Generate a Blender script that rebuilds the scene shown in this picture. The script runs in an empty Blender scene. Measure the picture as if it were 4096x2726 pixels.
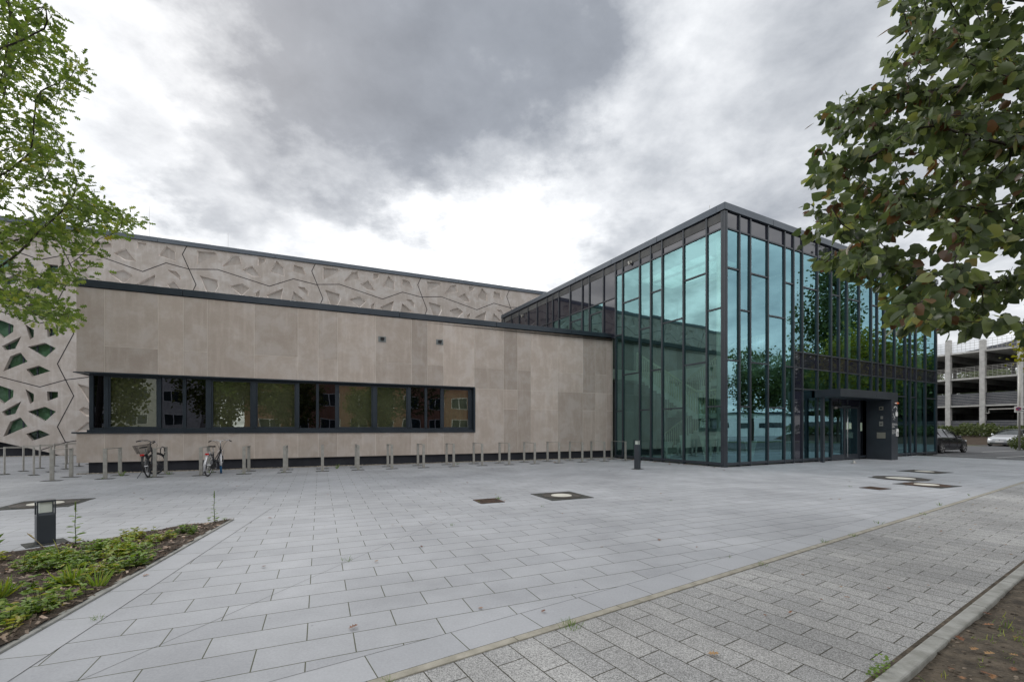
import bpy, math, random
import numpy as np
from mathutils import Vector, Matrix
from mathutils.geometry import tessellate_polygon
R = math.radians
random.seed(7)
scene = bpy.context.scene
COL = scene.collection

# ------------------------------------------------------------------ camera
cd = bpy.data.cameras.new('camera')
cam = bpy.data.objects.new('camera', cd); COL.objects.link(cam)
cam.location = (0, 0, 1.45); cam.rotation_euler = (R(90), 0, 0)
cd.sensor_width = 36; cd.lens = 15.52; cd.shift_y = 0.0857
cd.clip_start = 0.05; cd.clip_end = 3000
scene.camera = cam

# ------------------------------------------------------------------ world, sun, exposure
SUN_EL, SUN_AZ = R(38), R(-33)          # sun behind the clouds, ahead and to the left
wd = bpy.data.worlds.new('World'); scene.world = wd; wd.use_nodes = True
nt = wd.node_tree; nt.nodes.clear()
def N(t, kind, **kw):
    n = t.nodes.new(kind)
    for k, v in kw.items():
        if k.startswith('i_'):
            key = k[2:]
            n.inputs[int(key) if key.isdigit() else key.replace('_', ' ')].default_value = v
        else: setattr(n, k, v)
    return n
def L(t, a, ao, b, bi): t.links.new(a.outputs[ao], b.inputs[bi])
def build_sky():
    t = nt
    tc = N(t, 'ShaderNodeTexCoord')
    sep = N(t, 'ShaderNodeSeparateXYZ'); L(t, tc, 'Generated', sep, 0)
    zc = N(t, 'ShaderNodeMath', operation='MAXIMUM', i_1=0.0); L(t, sep, 2, zc, 0)
    za = N(t, 'ShaderNodeMath', operation='ADD', i_1=0.22); L(t, zc, 0, za, 0)
    ux = N(t, 'ShaderNodeMath', operation='DIVIDE'); L(t, sep, 0, ux, 0); L(t, za, 0, ux, 1)
    uy = N(t, 'ShaderNodeMath', operation='DIVIDE'); L(t, sep, 1, uy, 0); L(t, za, 0, uy, 1)
    uv = N(t, 'ShaderNodeCombineXYZ'); L(t, ux, 0, uv, 0); L(t, uy, 0, uv, 1)
    n1 = N(t, 'ShaderNodeTexNoise', i_Scale=1.15, i_Detail=9.0, i_Roughness=0.58, i_Distortion=0.25)
    L(t, uv, 0, n1, 'Vector')
    n2 = N(t, 'ShaderNodeTexNoise', i_Scale=4.2, i_Detail=8.0, i_Roughness=0.6, i_Distortion=0.1)
    L(t, uv, 0, n2, 'Vector')
    # warped direction for the big cloud masses
    wn = N(t, 'ShaderNodeTexNoise', i_Scale=2.2, i_Detail=10.0, i_Roughness=0.62); L(t, uv, 0, wn, 'Vector')
    wsub = N(t, 'ShaderNodeVectorMath', operation='SUBTRACT'); L(t, wn, 'Color', wsub, 0); wsub.inputs[1].default_value = (.5, .5, .5)
    wsc = N(t, 'ShaderNodeVectorMath', operation='SCALE'); L(t, wsub, 0, wsc, 0); wsc.inputs['Scale'].default_value = .60
    wad = N(t, 'ShaderNodeVectorMath', operation='ADD'); L(t, tc, 'Generated', wad, 0); L(t, wsc, 0, wad, 1)
    def blob(d, r, amp, prev):
        d = Vector(d).normalized()
        s = N(t, 'ShaderNodeVectorMath', operation='DISTANCE'); L(t, wad, 0, s, 0); s.inputs[1].default_value = d
        m = N(t, 'ShaderNodeMapRange', interpolation_type='SMOOTHSTEP')
        L(t, s, 'Value', m, 'Value')
        m.inputs['From Min'].default_value = r*.5; m.inputs['From Max'].default_value = r
        m.inputs['To Min'].default_value = amp; m.inputs['To Max'].default_value = 0
        a = N(t, 'ShaderNodeMath', operation='ADD'); L(t, m, 0, a, 0)
        if prev is None: a.inputs[1].default_value = 0
        else: L(t, prev, 0, a, 1)
        return a
    p = None
    for d, r, a in SKY_BLOBS: p = blob(d, r, a, p)
    m1 = N(t, 'ShaderNodeMath', operation='MULTIPLY_ADD'); L(t, n1, 'Fac', m1, 0); m1.inputs[1].default_value = SKY_N1; m1.inputs[2].default_value = SKY_BASE - .5*SKY_N1
    m2 = N(t, 'ShaderNodeMath', operation='MULTIPLY_ADD'); L(t, n2, 'Fac', m2, 0); m2.inputs[1].default_value = SKY_N2; m2.inputs[2].default_value = -.5*SKY_N2
    a1 = N(t, 'ShaderNodeMath', operation='ADD'); L(t, m1, 0, a1, 0); L(t, m2, 0, a1, 1)
    a2 = N(t, 'ShaderNodeMath', operation='ADD', use_clamp=True); L(t, a1, 0, a2, 0); L(t, p, 0, a2, 1)
    cr = N(t, 'ShaderNodeValToRGB'); L(t, a2, 0, cr, 0)
    e = cr.color_ramp.elements
    e[0].position = 0; e[0].color = (.225, .242, .272, 1)
    e[1].position = 1; e[1].color = (1.55, 1.55, 1.55, 1)
    for pos, c in ((.25, (.285, .305, .34, 1)), (.5, (.50, .52, .55, 1)), (.72, (.76, .775, .795, 1)), (.86, (.97, .975, .98, 1))):
        q = e.new(pos); q.color = c
    sky = N(t, 'ShaderNodeTexSky', sky_type='NISHITA'); sky.sun_disc = False
    sky.sun_elevation = SUN_EL; sky.sun_rotation = SUN_AZ
    sm = N(t, 'ShaderNodeVectorMath', operation='SCALE'); L(t, sky, 0, sm, 0); sm.inputs['Scale'].default_value = .08
    mx = N(t, 'ShaderNodeMix', data_type='RGBA', i_0=.93); L(t, sm, 0, mx, 6); L(t, cr, 0, mx, 7)
    bg = N(t, 'ShaderNodeBackground'); L(t, mx, 2, bg, 0); bg.inputs[1].default_value = 1.0
    out = N(t, 'ShaderNodeOutputWorld'); L(t, bg, 0, out, 0)
def pxd(x, y): return ((x-2048)/1766., 1.0, (1714-y)/1766.)
SKY_BASE, SKY_N1, SKY_N2 = .61, .74, .80
SKY_BLOBS = [(pxd(1600, -60), .46, -.24), (pxd(1950, 330), .26, -.17), (pxd(1050, 480), .40, -.17), (pxd(950, 820), .16, -.16),
             (pxd(350, 700), .38, .36), (pxd(1750, 1020), .36, .30), (pxd(2500, 700), .30, .06), (pxd(800, 200), .30, -.04), (pxd(2750, 350), .35, -.04), (pxd(1500, 640), .18, -.12), (pxd(250, 100), .3, -.02),
             (pxd(3300, 400), .55, -.05), ((.9, -.3, .35), .6, .10), ((0, -1, .6), 1.15, .26), ((-1.03, .26, .35), .55, .26)]
build_sky()
sd = bpy.data.lights.new('sun', 'SUN'); sun = bpy.data.objects.new('sun', sd); COL.objects.link(sun)
sd.energy = .9; sd.angle = R(18); sd.color = (1, .97, .92)
sdir = Vector((math.sin(SUN_AZ)*math.cos(SUN_EL), math.cos(SUN_AZ)*math.cos(SUN_EL), math.sin(SUN_EL)))
sun.rotation_euler = sdir.to_track_quat('Z', 'Y').to_euler(); sun.location = sdir*60
vs = scene.view_settings; vs.view_transform = 'Standard'; vs.look = 'None'; vs.exposure = 0.37; vs.gamma = 1
scene.cycles.max_bounces = 8; scene.cycles.transparent_max_bounces = 12; scene.cycles.glossy_bounces = 4
scene.cycles.use_denoising = True

# ------------------------------------------------------------------ measured frames (metres)
H2 = lambda a, b: Vector((a, b)).normalized()
U = H2(.917, .399); V = Vector((-U.y, U.x)); NU = -V          # along the stone wall / into depth / towards plaza
W0 = Vector((-13.877, 14.055)); HP = Vector((-1.15, 34.0)); GC = Vector((7.98, 16.58))
UR = H2(.8834, .4686); UL = Vector((-UR.y, UR.x))             # glass box: entrance face, stair face
KD = H2(.84, .542); KN = Vector((KD.y, -KD.x))                # kerb direction, towards the right-hand soil
RD = H2(.561, .828)                                           # direction of the planting bed and the road
def frame(P, d, n):
    return lambda s, o, z: Vector((P.x+d.x*s+n.x*o, P.y+d.y*s+n.y*o, z))
FW = frame(W0, U, NU); FH = frame(HP, U, NU); FR = frame(GC, UR, -UL); FL = frame(GC, UL, -UR)
F0 = lambda x, y, z: Vector((x, y, z))

# ------------------------------------------------------------------ mesh builder
class MB:
    def __init__(s): s.v = []; s.f = []; s.t = []
    def face(s, pts, t=0.0):
        b = len(s.v); s.v += [tuple(p) for p in pts]; s.f.append(tuple(range(b, b+len(pts)))); s.t.append(t)
    def box(s, F, a0, a1, o0, o1, z0, z1, t=0.0):
        b = len(s.v)
        for z in (z0, z1):
            for o in (o0, o1):
                for a in (a0, a1): s.v.append(tuple(F(a, o, z)))
        for q in ((0, 1, 3, 2), (4, 6, 7, 5), (0, 4, 5, 1), (2, 3, 7, 6), (0, 2, 6, 4), (1, 5, 7, 3)):
            s.f.append(tuple(b+i for i in q)); s.t.append(t)
    def tube(s, pts, rad, n=6, t=0.0, cap=True):
        pts = [Vector(p) for p in pts]
        if not hasattr(rad, '__len__'): rad = [rad]*len(pts)
        b = len(s.v); prev = None
        for i, p in enumerate(pts):
            d = (pts[min(i+1, len(pts)-1)]-pts[max(i-1, 0)])
            d = d.normalized() if d.length > 1e-9 else Vector((0, 0, 1))
            if prev is None:
                a = d.cross(Vector((0, 0, 1)));
                if a.length < .05: a = d.cross(Vector((1, 0, 0)))
            else: a = prev - d*prev.dot(d)
            a.normalize(); prev = a; c = d.cross(a)
            for k in range(n):
                w = 2*math.pi*k/n; s.v.append(tuple(p+(a*math.cos(w)+c*math.sin(w))*rad[i]))
        for i in range(len(pts)-1):
            for k in range(n):
                k2 = (k+1) % n
                s.f.append((b+i*n+k, b+i*n+k2, b+(i+1)*n+k2, b+(i+1)*n+k)); s.t.append(t)
        if cap:
            s.f.append(tuple(b+k for k in range(n))[::-1]); s.t.append(t)
            s.f.append(tuple(b+(len(pts)-1)*n+k for k in range(n))); s.t.append(t)
    def lathe(s, prof, M=None, n=24, t=0.0, close=False):
        M = M or Matrix.Identity(4); b = len(s.v); m = len(prof)
        for k in range(n):
            w = 2*math.pi*k/n
            for r, z in prof: s.v.append(tuple(M @ Vector((r*math.cos(w), r*math.sin(w), z))))
        for k in range(n):
            k2 = (k+1) % n
            for i in range(m if close else m-1):
                j = (i+1) % m
                s.f.append((b+k*m+i, b+k2*m+i, b+k2*m+j, b+k*m+j)); s.t.append(t)
    def prism(s, poly, z0, z1, t=0.0, F=F0):
        n = len(poly); b = len(s.v)
        for z in (z0, z1):
            for x, y in poly: s.v.append(tuple(F(x, y, z)))
        tri = tessellate_polygon([[Vector((x, y, 0)) for x, y in poly]])
        for q in tri:
            s.f.append(tuple(b+n+i for i in q)); s.t.append(t); s.f.append(tuple(b+i for i in q)[::-1]); s.t.append(t)
        for i in range(n):
            j = (i+1) % n; s.f.append((b+i, b+j, b+n+j, b+n+i)); s.t.append(t)
    def sheet(s, poly, z, t=0.0):
        tri = tessellate_polygon([[Vector((p[0], p[1], 0)) for p in poly]])
        b = len(s.v); s.v += [(p[0], p[1], z) for p in poly]
        for q in tri:
            a, bb, c = (Vector(s.v[b+i]) for i in q)
            q = tuple(b+i for i in q)
            if (bb-a).cross(c-a).z < 0: q = q[::-1]
            s.f.append(q); s.t.append(t)
def obj(name, mb, mat, parent=None, smooth=False, bevel=0, tint=False, recalc=True):
    me = bpy.data.meshes.new(name); me.from_pydata(mb.v, [], mb.f); me.update()
    if recalc:
        import bmesh
        bm = bmesh.new(); bm.from_mesh(me)
        lay = bm.faces.layers.float.new('tint'); bm.faces.ensure_lookup_table()
        for i, f in enumerate(bm.faces): f[lay] = mb.t[i]
        bmesh.ops.recalc_face_normals(bm, faces=bm.faces); bm.to_mesh(me); bm.free()
    elif tint:
        at = me.attributes.new('tint', 'FLOAT', 'FACE'); at.data.foreach_set('value', np.array(mb.t, dtype=np.float32))
    if smooth: me.polygons.foreach_set('use_smooth', [True]*len(me.polygons))
    me.materials.append(mat)
    o = bpy.data.objects.new(name, me); COL.objects.link(o)
    if parent is not None: attach(o, parent)
    if bevel:
        m = o.modifiers.new('bevel', 'BEVEL'); m.width = bevel; m.segments = 2; m.limit_method = 'ANGLE'
    return o
WL = {}
def attach(o, parent):
    o.parent = parent
    o.matrix_parent_inverse = Matrix.Translation(-Vector(WL.get(parent.name, (0, 0, 0))))
def tag(o, label=None, cat=None, group=None, kind=None):
    if label: o['label'] = label
    if cat: o['category'] = cat
    if group: o['group'] = group
    if kind: o['kind'] = kind
    return o
def thing(name, loc, label, cat, group=None):
    o = bpy.data.objects.new(name, None); COL.objects.link(o); o.location = loc; o.empty_display_size = .2
    WL[o.name] = tuple(loc)
    return tag(o, label, cat, group)
def copy_tree(o, parent=None):
    c = o.copy(); COL.objects.link(c)
    if parent is not None: c.parent = parent
    for ch in list(o.children): copy_tree(ch, c)
    return c

# ------------------------------------------------------------------ materials
def mat(name, base, rough=.6, metal=0, spec=.5):
    m = bpy.data.materials.new(name); m.use_nodes = True
    b = m.node_tree.nodes['Principled BSDF']
    b.inputs['Base Color'].default_value = (*base, 1); b.inputs['Roughness'].default_value = rough
    b.inputs['Metallic'].default_value = metal; b.inputs['Specular IOR Level'].default_value = spec
    return m
def nodes(m): return m.node_tree, m.node_tree.nodes['Principled BSDF']
def noisy(m, c1, c2, scale=3, detail=6, rough=.6, coord='Object', bump=0, bscale=None, tint=0, lo=.35, hi=.65, bdist=.01):
    t, b = nodes(m)
    tc = N(t, 'ShaderNodeTexCoord'); n = N(t, 'ShaderNodeTexNoise', i_Scale=scale, i_Detail=detail, i_Roughness=rough); L(t, tc, coord, n, 'Vector')
    cr = N(t, 'ShaderNodeValToRGB'); L(t, n, 'Fac', cr, 0); e = cr.color_ramp.elements
    e[0].position = lo; e[1].position = hi; e[0].color = (*c1, 1); e[1].color = (*c2, 1)
    src = (cr, 0)
    if tint:
        a = N(t, 'ShaderNodeAttribute', attribute_name='tint')
        ma = N(t, 'ShaderNodeMath', operation='MULTIPLY_ADD', i_1=tint, i_2=1.0); L(t, a, 'Fac', ma, 0)
        vm = N(t, 'ShaderNodeVectorMath', operation='SCALE'); L(t, cr, 0, vm, 0); L(t, ma, 0, vm, 'Scale'); src = (vm, 0)
    L(t, src[0], src[1], b, 'Base Color')
    if bump:
        n2 = N(t, 'ShaderNodeTexNoise', i_Scale=bscale or scale*6, i_Detail=4.0); L(t, tc, coord, n2, 'Vector')
        bp = N(t, 'ShaderNodeBump', i_Strength=bump, i_Distance=bdist); L(t, n2, 'Fac', bp, 'Height'); L(t, bp, 0, b, 'Normal')
    return m
# stone cladding of the two beige buildings: bleached edges, streaks, fine grain
def cladding(name, ca, cb, cc, tint):
    m = mat(name, ca, .85, 0, .3); t, b = nodes(m)
    tc = N(t, 'ShaderNodeTexCoord')
    a0 = N(t, 'ShaderNodeAttribute', attribute_name='tint')
    of = N(t, 'ShaderNodeVectorMath', operation='SCALE'); of.inputs[0].default_value = (17, 9, 23); L(t, a0, 'Fac', of, 'Scale')
    pv = N(t, 'ShaderNodeVectorMath', operation='ADD'); L(t, tc, 'Object', pv, 0); L(t, of, 0, pv, 1)
    n = N(t, 'ShaderNodeTexNoise', i_Scale=1.5, i_Detail=8, i_Roughness=.66, i_Distortion=.3); L(t, pv, 0, n, 'Vector')
    cr = N(t, 'ShaderNodeValToRGB'); L(t, n, 'Fac', cr, 0); e = cr.color_ramp.elements
    e[0].position = .40; e[0].color = (*ca, 1); e[1].position = .60; e[1].color = (*cc, 1); q = e.new(.5); q.color = (*cb, 1)
    mp = N(t, 'ShaderNodeMapping'); mp.inputs['Scale'].default_value = (5, 5, .6); L(t, tc, 'Object', mp, 0)
    st = N(t, 'ShaderNodeTexNoise', i_Scale=1.2, i_Detail=5, i_Roughness=.6); L(t, mp, 0, st, 'Vector')
    sr = N(t, 'ShaderNodeMapRange'); L(t, st, 'Fac', sr, 0); sr.inputs['From Min'].default_value = .5; sr.inputs['From Max'].default_value = .72; sr.inputs['To Max'].default_value = .30
    g = N(t, 'ShaderNodeTexNoise', i_Scale=90, i_Detail=3); L(t, tc, 'Object', g, 'Vector')
    gr_ = N(t, 'ShaderNodeMapRange'); L(t, g, 'Fac', gr_, 0); gr_.inputs['To Min'].default_value = .88; gr_.inputs['To Max'].default_value = 1.1
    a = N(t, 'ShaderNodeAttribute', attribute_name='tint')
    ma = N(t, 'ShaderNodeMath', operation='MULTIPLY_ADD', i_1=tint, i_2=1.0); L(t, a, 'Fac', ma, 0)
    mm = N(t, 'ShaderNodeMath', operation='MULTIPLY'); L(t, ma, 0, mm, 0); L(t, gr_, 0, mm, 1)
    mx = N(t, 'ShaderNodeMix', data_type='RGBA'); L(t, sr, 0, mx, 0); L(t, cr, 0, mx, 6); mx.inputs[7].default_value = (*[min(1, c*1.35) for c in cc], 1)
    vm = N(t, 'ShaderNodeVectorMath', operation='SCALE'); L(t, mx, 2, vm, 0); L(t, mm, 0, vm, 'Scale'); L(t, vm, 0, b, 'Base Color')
    bp = N(t, 'ShaderNodeBump', i_Strength=.15, i_Distance=.004); L(t, g, 'Fac', bp, 'Height'); L(t, bp, 0, b, 'Normal')
    return m
M_STONE = cladding('stone cladding', (.43, .366, .318), (.458, .395, .347), (.50, .445, .405), .11)
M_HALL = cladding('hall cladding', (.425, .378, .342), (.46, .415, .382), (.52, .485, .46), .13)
M_JOINT = mat('pale joint', (.68, .63, .57), .9); M_DJOINT = mat('dark joint', (.03, .025, .03), .9)
M_ANTH = noisy(mat('anthracite metal', (.045, .05, .06), .38, 0, .5), (.030, .037, .047), (.040, .048, .060), 1.5)
M_FASC = noisy(mat('fascia metal', (.07, .08, .095), .35, .3), (.075, .092, .115), (.10, .118, .14), 1.2)
M_LFASC = noisy(mat('dark fascia metal', (.03, .04, .05), .35, .3), (.022, .032, .044), (.034, .046, .060), 1.2)
M_PLINTH = noisy(mat('plinth', (.02, .022, .03), .8), (.016, .018, .026), (.030, .032, .042), 2)
M_STEEL = noisy(mat('brushed steel', (.42, .41, .38), .45, .55), (.36, .35, .32), (.46, .45, .42), 8)
M_BLACK = mat('black', (.008, .008, .01), .5); M_WHITE = mat('white paint', (.78, .78, .76), .5)
M_RENDER = noisy(mat('white render', (.7, .72, .72), .8), (.62, .64, .64), (.74, .75, .75), .8)
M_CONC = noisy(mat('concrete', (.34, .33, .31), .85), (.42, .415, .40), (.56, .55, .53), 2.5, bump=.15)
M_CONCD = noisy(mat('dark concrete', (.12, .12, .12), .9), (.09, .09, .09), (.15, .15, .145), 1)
M_PANEL = noisy(mat('garage railing', (.05, .055, .07), .6), (.035, .04, .055), (.07, .075, .09), 2)
M_RUST = noisy(mat('rusty iron', (.10, .05, .03), .8), (.035, .024, .018), (.105, .055, .032), 14, bump=.3)
M_IRON = noisy(mat('cast iron', (.05, .045, .04), .7), (.035, .033, .032), (.085, .07, .055), 14, bump=.3)
M_DISC = noisy(mat('cream concrete', (.62, .60, .52), .8), (.55, .53, .46), (.66, .64, .57), 5)
M_RUBBER = mat('tyre rubber', (.02, .02, .022), .75)
M_CHROME = mat('bright metal', (.62, .62, .63), .25, .9)
M_RED = mat('red reflector', (.5, .01, .01), .3); M_ORANGE = mat('orange lamp', (.9, .22, .02), .3); M_BLUE = mat('blue cover', (.02, .13, .30), .5)

def glass(name, refl, trans, fmin, wob=.02, rough=0.0):
    m = bpy.data.materials.new(name); m.use_nodes = True; t = m.node_tree; t.nodes.clear()
    out = N(t, 'ShaderNodeOutputMaterial'); g = N(t, 'ShaderNodeBsdfGlossy'); g.inputs['Color'].default_value = (*refl, 1); g.inputs['Roughness'].default_value = rough
    tr = N(t, 'ShaderNodeBsdfTransparent'); tr.inputs['Color'].default_value = (*trans, 1)
    fw = N(t, 'ShaderNodeLayerWeight', i_Blend=.5); lw = N(t, 'ShaderNodeMath', operation='POWER', i_1=4.0); L(t, fw, 'Facing', lw, 0)
    mr = N(t, 'ShaderNodeMapRange'); L(t, lw, 0, mr, 0); mr.inputs['From Min'].default_value = .0; mr.inputs['To Min'].default_value = fmin; mr.inputs['To Max'].default_value = 1
    mx = N(t, 'ShaderNodeMixShader'); L(t, mr, 0, mx, 0); L(t, tr, 0, mx, 1); L(t, g, 0, mx, 2); L(t, mx, 0, out, 0)
    if wob:
        tc = N(t, 'ShaderNodeTexCoord'); n = N(t, 'ShaderNodeTexNoise', i_Scale=.8, i_Detail=1.0); L(t, tc, 'Object', n, 'Vector')
        bp = N(t, 'ShaderNodeBump', i_Strength=wob, i_Distance=1.0); L(t, n, 'Fac', bp, 'Height'); L(t, bp, 0, g, 'Normal')
    return m
M_TEAL = glass('teal solar glass', (.44, .76, .78), (.56, .78, .72), .40, .0035)
M_TEALR = glass('teal solar glass of the entrance side', (.42, .74, .83), (.50, .72, .68), .48, .0025)
M_VIOLET = mat('dark violet spandrel', (.019, .020, .034), .03); M_VIOLET.node_tree.nodes['Principled BSDF'].inputs['IOR'].default_value = 1.85
M_WIN = glass('office glass', (.66, .70, .64), (.56, .60, .52), .30, .004)
M_WIND = glass('dark glass', (.45, .48, .60), (.02, .02, .03), .14, .006)
M_GREEN = glass('green curtained glass', (.40, .55, .50), (.72, .86, .76), .12, .01)

def paving(name, ang, bw, rh, off, c1, c2, cm, mortar, grain, gc, rough=.75, stain=.12, px=0, py=0):
    m = mat(name, c1, rough, 0, .35); t, b = nodes(m)
    tc = N(t, 'ShaderNodeTexCoord'); mp = N(t, 'ShaderNodeMapping'); L(t, tc, 'Object', mp, 0)
    mp.inputs['Rotation'].default_value = (0, 0, -ang); mp.inputs['Location'].default_value = (px, py, 0)
    br = N(t, 'ShaderNodeTexBrick', offset=off, offset_frequency=2, squash=1); L(t, mp, 0, br, 'Vector')
    for k, v in (('Scale', 1), ('Mortar Size', mortar), ('Mortar Smooth', .15), ('Bias', 0), ('Brick Width', bw), ('Row Height', rh)): br.inputs[k].default_value = v
    br.inputs['Color1'].default_value = (*c1, 1); br.inputs['Color2'].default_value = (*c2, 1); br.inputs['Mortar'].default_value = (*cm, 1)
    n = N(t, 'ShaderNodeTexNoise', i_Scale=grain, i_Detail=3.0, i_Roughness=.7); L(t, tc, 'Object', n, 'Vector')
    mr = N(t, 'ShaderNodeMapRange'); L(t, n, 'Fac', mr, 0); mr.inputs['From Min'].default_value = .3; mr.inputs['From Max'].default_value = .7; mr.inputs['To Min'].default_value = 1-gc; mr.inputs['To Max'].default_value = 1+gc
    s = N(t, 'ShaderNodeTexNoise', i_Scale=.55, i_Detail=8, i_Roughness=.65); L(t, tc, 'Object', s, 'Vector')
    sr = N(t, 'ShaderNodeMapRange'); L(t, s, 'Fac', sr, 0); sr.inputs['From Min'].default_value = .35; sr.inputs['From Max'].default_value = .65; sr.inputs['To Min'].default_value = 1-stain; sr.inputs['To Max'].default_value = 1+stain*.5
    mm = N(t, 'ShaderNodeMath', operation='MULTIPLY'); L(t, mr, 0, mm, 0); L(t, sr, 0, mm, 1)
    s2 = N(t, 'ShaderNodeTexVoronoi', i_Scale=2.3); L(t, tc, 'Object', s2, 'Vector')      # small dark droppings and drips
    s2r = N(t, 'ShaderNodeMapRange'); L(t, s2, 'Distance', s2r, 0); s2r.inputs['From Min'].default_value = .012; s2r.inputs['From Max'].default_value = .04; s2r.inputs['To Min'].default_value = .72; s2r.inputs['To Max'].default_value = 1
    m3 = N(t, 'ShaderNodeMath', operation='MULTIPLY'); L(t, mm, 0, m3, 0); L(t, s2r, 0, m3, 1)
    vm = N(t, 'ShaderNodeVectorMath', operation='SCALE'); L(t, br, 'Color', vm, 0); L(t, m3, 0, vm, 'Scale'); L(t, vm, 0, b, 'Base Color')
    inv = N(t, 'ShaderNodeMath', operation='MULTIPLY_ADD', i_1=-1.0, i_2=1.0); L(t, br, 'Fac', inv, 0)
    ad = N(t, 'ShaderNodeMath', operation='MULTIPLY_ADD', i_1=.12); L(t, n, 'Fac', ad, 0); L(t, inv, 0, ad, 2)
    bp = N(t, 'ShaderNodeBump', i_Strength=.6, i_Distance=.006); L(t, ad, 0, bp, 'Height'); L(t, bp, 0, b, 'Normal')
    return m
def phase(pt, d, bw, rh, parity=0):
    n = Vector((-d.y, d.x)); p = Vector(pt); return -p.dot(d), -p.dot(n) + parity*rh
AU = math.atan2(U.y, U.x)
_px, _py = phase((-.678, 6.615), U, .6, .3)
PC1, PC2, PCM = (.365, .374, .396), (.402, .411, .432), (.09, .095, .06)
M_PLAZA = paving('plaza pavers', AU, .6, .3, .5, PC1, PC2, PCM, .004, 60, .09, .75, .20, px=_px, py=_py)
_px, _py = phase((.0408, 3.511), KD, .6, 10)
M_BANDK = paving('edge pavers', math.atan2(KD.y, KD.x), .6, 10, 0, PC1, PC2, PCM, .0035, 60, .07, px=_px, py=_py+5)
BD = H2(-.252, .968)
M_BANDB = paving('bed edge pavers', math.atan2(BD.y, BD.x), .6, 10, 0, PC1, PC2, PCM, .0035, 60, .07, px=.1, py=3)
_px, _py = phase((1.424, 3.667), KN, .4, .2)
M_PATH = paving('granite setts', math.atan2(KN.y, KN.x), .4, .2, .5, (.30, .30, .298), (.355, .352, .345), (.06, .055, .04), .004, 130, .75, .85, .26, px=_px, py=_py)
M_KERB = noisy(mat('beige kerb', (.33, .31, .26), .85), (.25, .235, .19), (.38, .355, .30), 7, bump=.3, bscale=80)
M_KERBG = noisy(mat('grey kerb', (.30, .30, .28), .85), (.22, .22, .20), (.35, .35, .33), 7, bump=.3, bscale=80)
M_ASPH = noisy(mat('asphalt', (.08, .08, .085), .85), (.085, .087, .092), (.12, .122, .128), 1.2, bump=.3, bscale=120)
M_LINE = mat('road paint', (.55, .55, .53), .7)
M_SOIL = noisy(mat('soil', (.07, .05, .035), .95), (.040, .032, .023), (.135, .108, .078), 7, 9, .7, bump=.9, bscale=35, bdist=.03)
M_GRASS = noisy(mat('lawn', (.07, .10, .03), .9), (.05, .075, .022), (.11, .13, .045), 2, bump=.8, bscale=60, bdist=.03)
M_GROUND = noisy(mat('ground', (.09, .10, .06), .95), (.07, .08, .045), (.12, .12, .08), .3)
M_MULCH = noisy(mat('bark mulch ground', (.07, .05, .035), .95), (.035, .025, .018), (.10, .072, .05), 18, 6, .7, bump=1, bscale=60, bdist=.03)
M_CHIP = noisy(mat('bark chips', (.15, .11, .08), .9), (.09, .06, .042), (.22, .175, .14), 9, tint=1.0)
M_GRAVEL = noisy(mat('gravel', (.35, .31, .25), .9), (.22, .19, .15), (.48, .43, .36), 25, bump=.8, bscale=40, tint=.5)
M_COBBLE = noisy(mat('dark setts', (.06, .06, .06), .85), (.018, .020, .017), (.060, .062, .055), 22, bump=.8, bscale=30, bdist=.02)

def leafmat(name, greens, trans=.35, rough=.55):
    m = bpy.data.materials.new(name); m.use_nodes = True; t = m.node_tree; t.nodes.clear()
    a = N(t, 'ShaderNodeAttribute', attribute_name='tint'); cr = N(t, 'ShaderNodeValToRGB'); L(t, a, 'Fac', cr, 0)
    cr.color_ramp.interpolation = 'CONSTANT' if len(greens) > 6 else 'LINEAR'
    e = cr.color_ramp.elements; e[0].position = greens[0][0]; e[0].color = (*greens[0][1], 1); e[1].position = greens[-1][0]; e[1].color = (*greens[-1][1], 1)
    for p, c in greens[1:-1]: q = e.new(p); q.color = (*c, 1)
    pr = N(t, 'ShaderNodeBsdfPrincipled', i_Roughness=rough); L(t, cr, 0, pr, 'Base Color'); pr.inputs['Specular IOR Level'].default_value = .45
    tl = N(t, 'ShaderNodeBsdfTranslucent'); hs = N(t, 'ShaderNodeHueSaturation', i_Saturation=1.15, i_Value=1.5); L(t, cr, 0, hs, 'Color'); L(t, hs, 0, tl, 0)
    mx = N(t, 'ShaderNodeMixShader', i_0=trans); L(t, pr, 0, mx, 1); L(t, tl, 0, mx, 2)
    out = N(t, 'ShaderNodeOutputMaterial'); L(t, mx, 0, out, 0)
    return m
M_LIME = leafmat('lime leaves', [(0, (.045, .066, .030)), (.40, (.092, .125, .050)), (.70, (.17, .21, .075)), (.86, (.32, .33, .10)), (.90, (.15, .085, .040)), (1, (.085, .045, .025))], .38, .42)
M_OAK = leafmat('oak leaves', [(0, (.060, .095, .024)), (.55, (.15, .215, .046)), (.9, (.26, .30, .065)), (1, (.30, .23, .05))], .42)
M_DARKL = leafmat('dark foliage', [(0, (.055, .080, .028)), (.6, (.11, .15, .048)), (1, (.20, .24, .075))], .35)
M_OAKB = leafmat('olive foliage', [(0, (.09, .11, .035)), (.6, (.16, .18, .055)), (1, (.25, .25, .08))], .4)
M_BEDL = leafmat('bed leaves', [(0, (.10, .17, .03)), (.55, (.18, .28, .045)), (.85, (.34, .38, .06)), (1, (.34, .30, .07))], .3)
M_HEDGE = leafmat('hedge leaves', [(0, (.05, .075, .025)), (.6, (.10, .13, .045)), (1, (.17, .19, .07))], .3)
M_DEAD = leafmat('fallen leaves', [(0, (.17, .07, .035)), (.5, (.27, .12, .055)), (1, (.38, .24, .11))], .1)
M_YELL = leafmat('yellow leaves', [(0, (.14, .15, .02)), (.6, (.26, .26, .03)), (1, (.40, .33, .04))], .4)
M_BARK = noisy(mat('bark', (.05, .042, .035), .95), (.025, .021, .018), (.075, .062, .05), 12, bump=.7, bscale=30)

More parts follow.
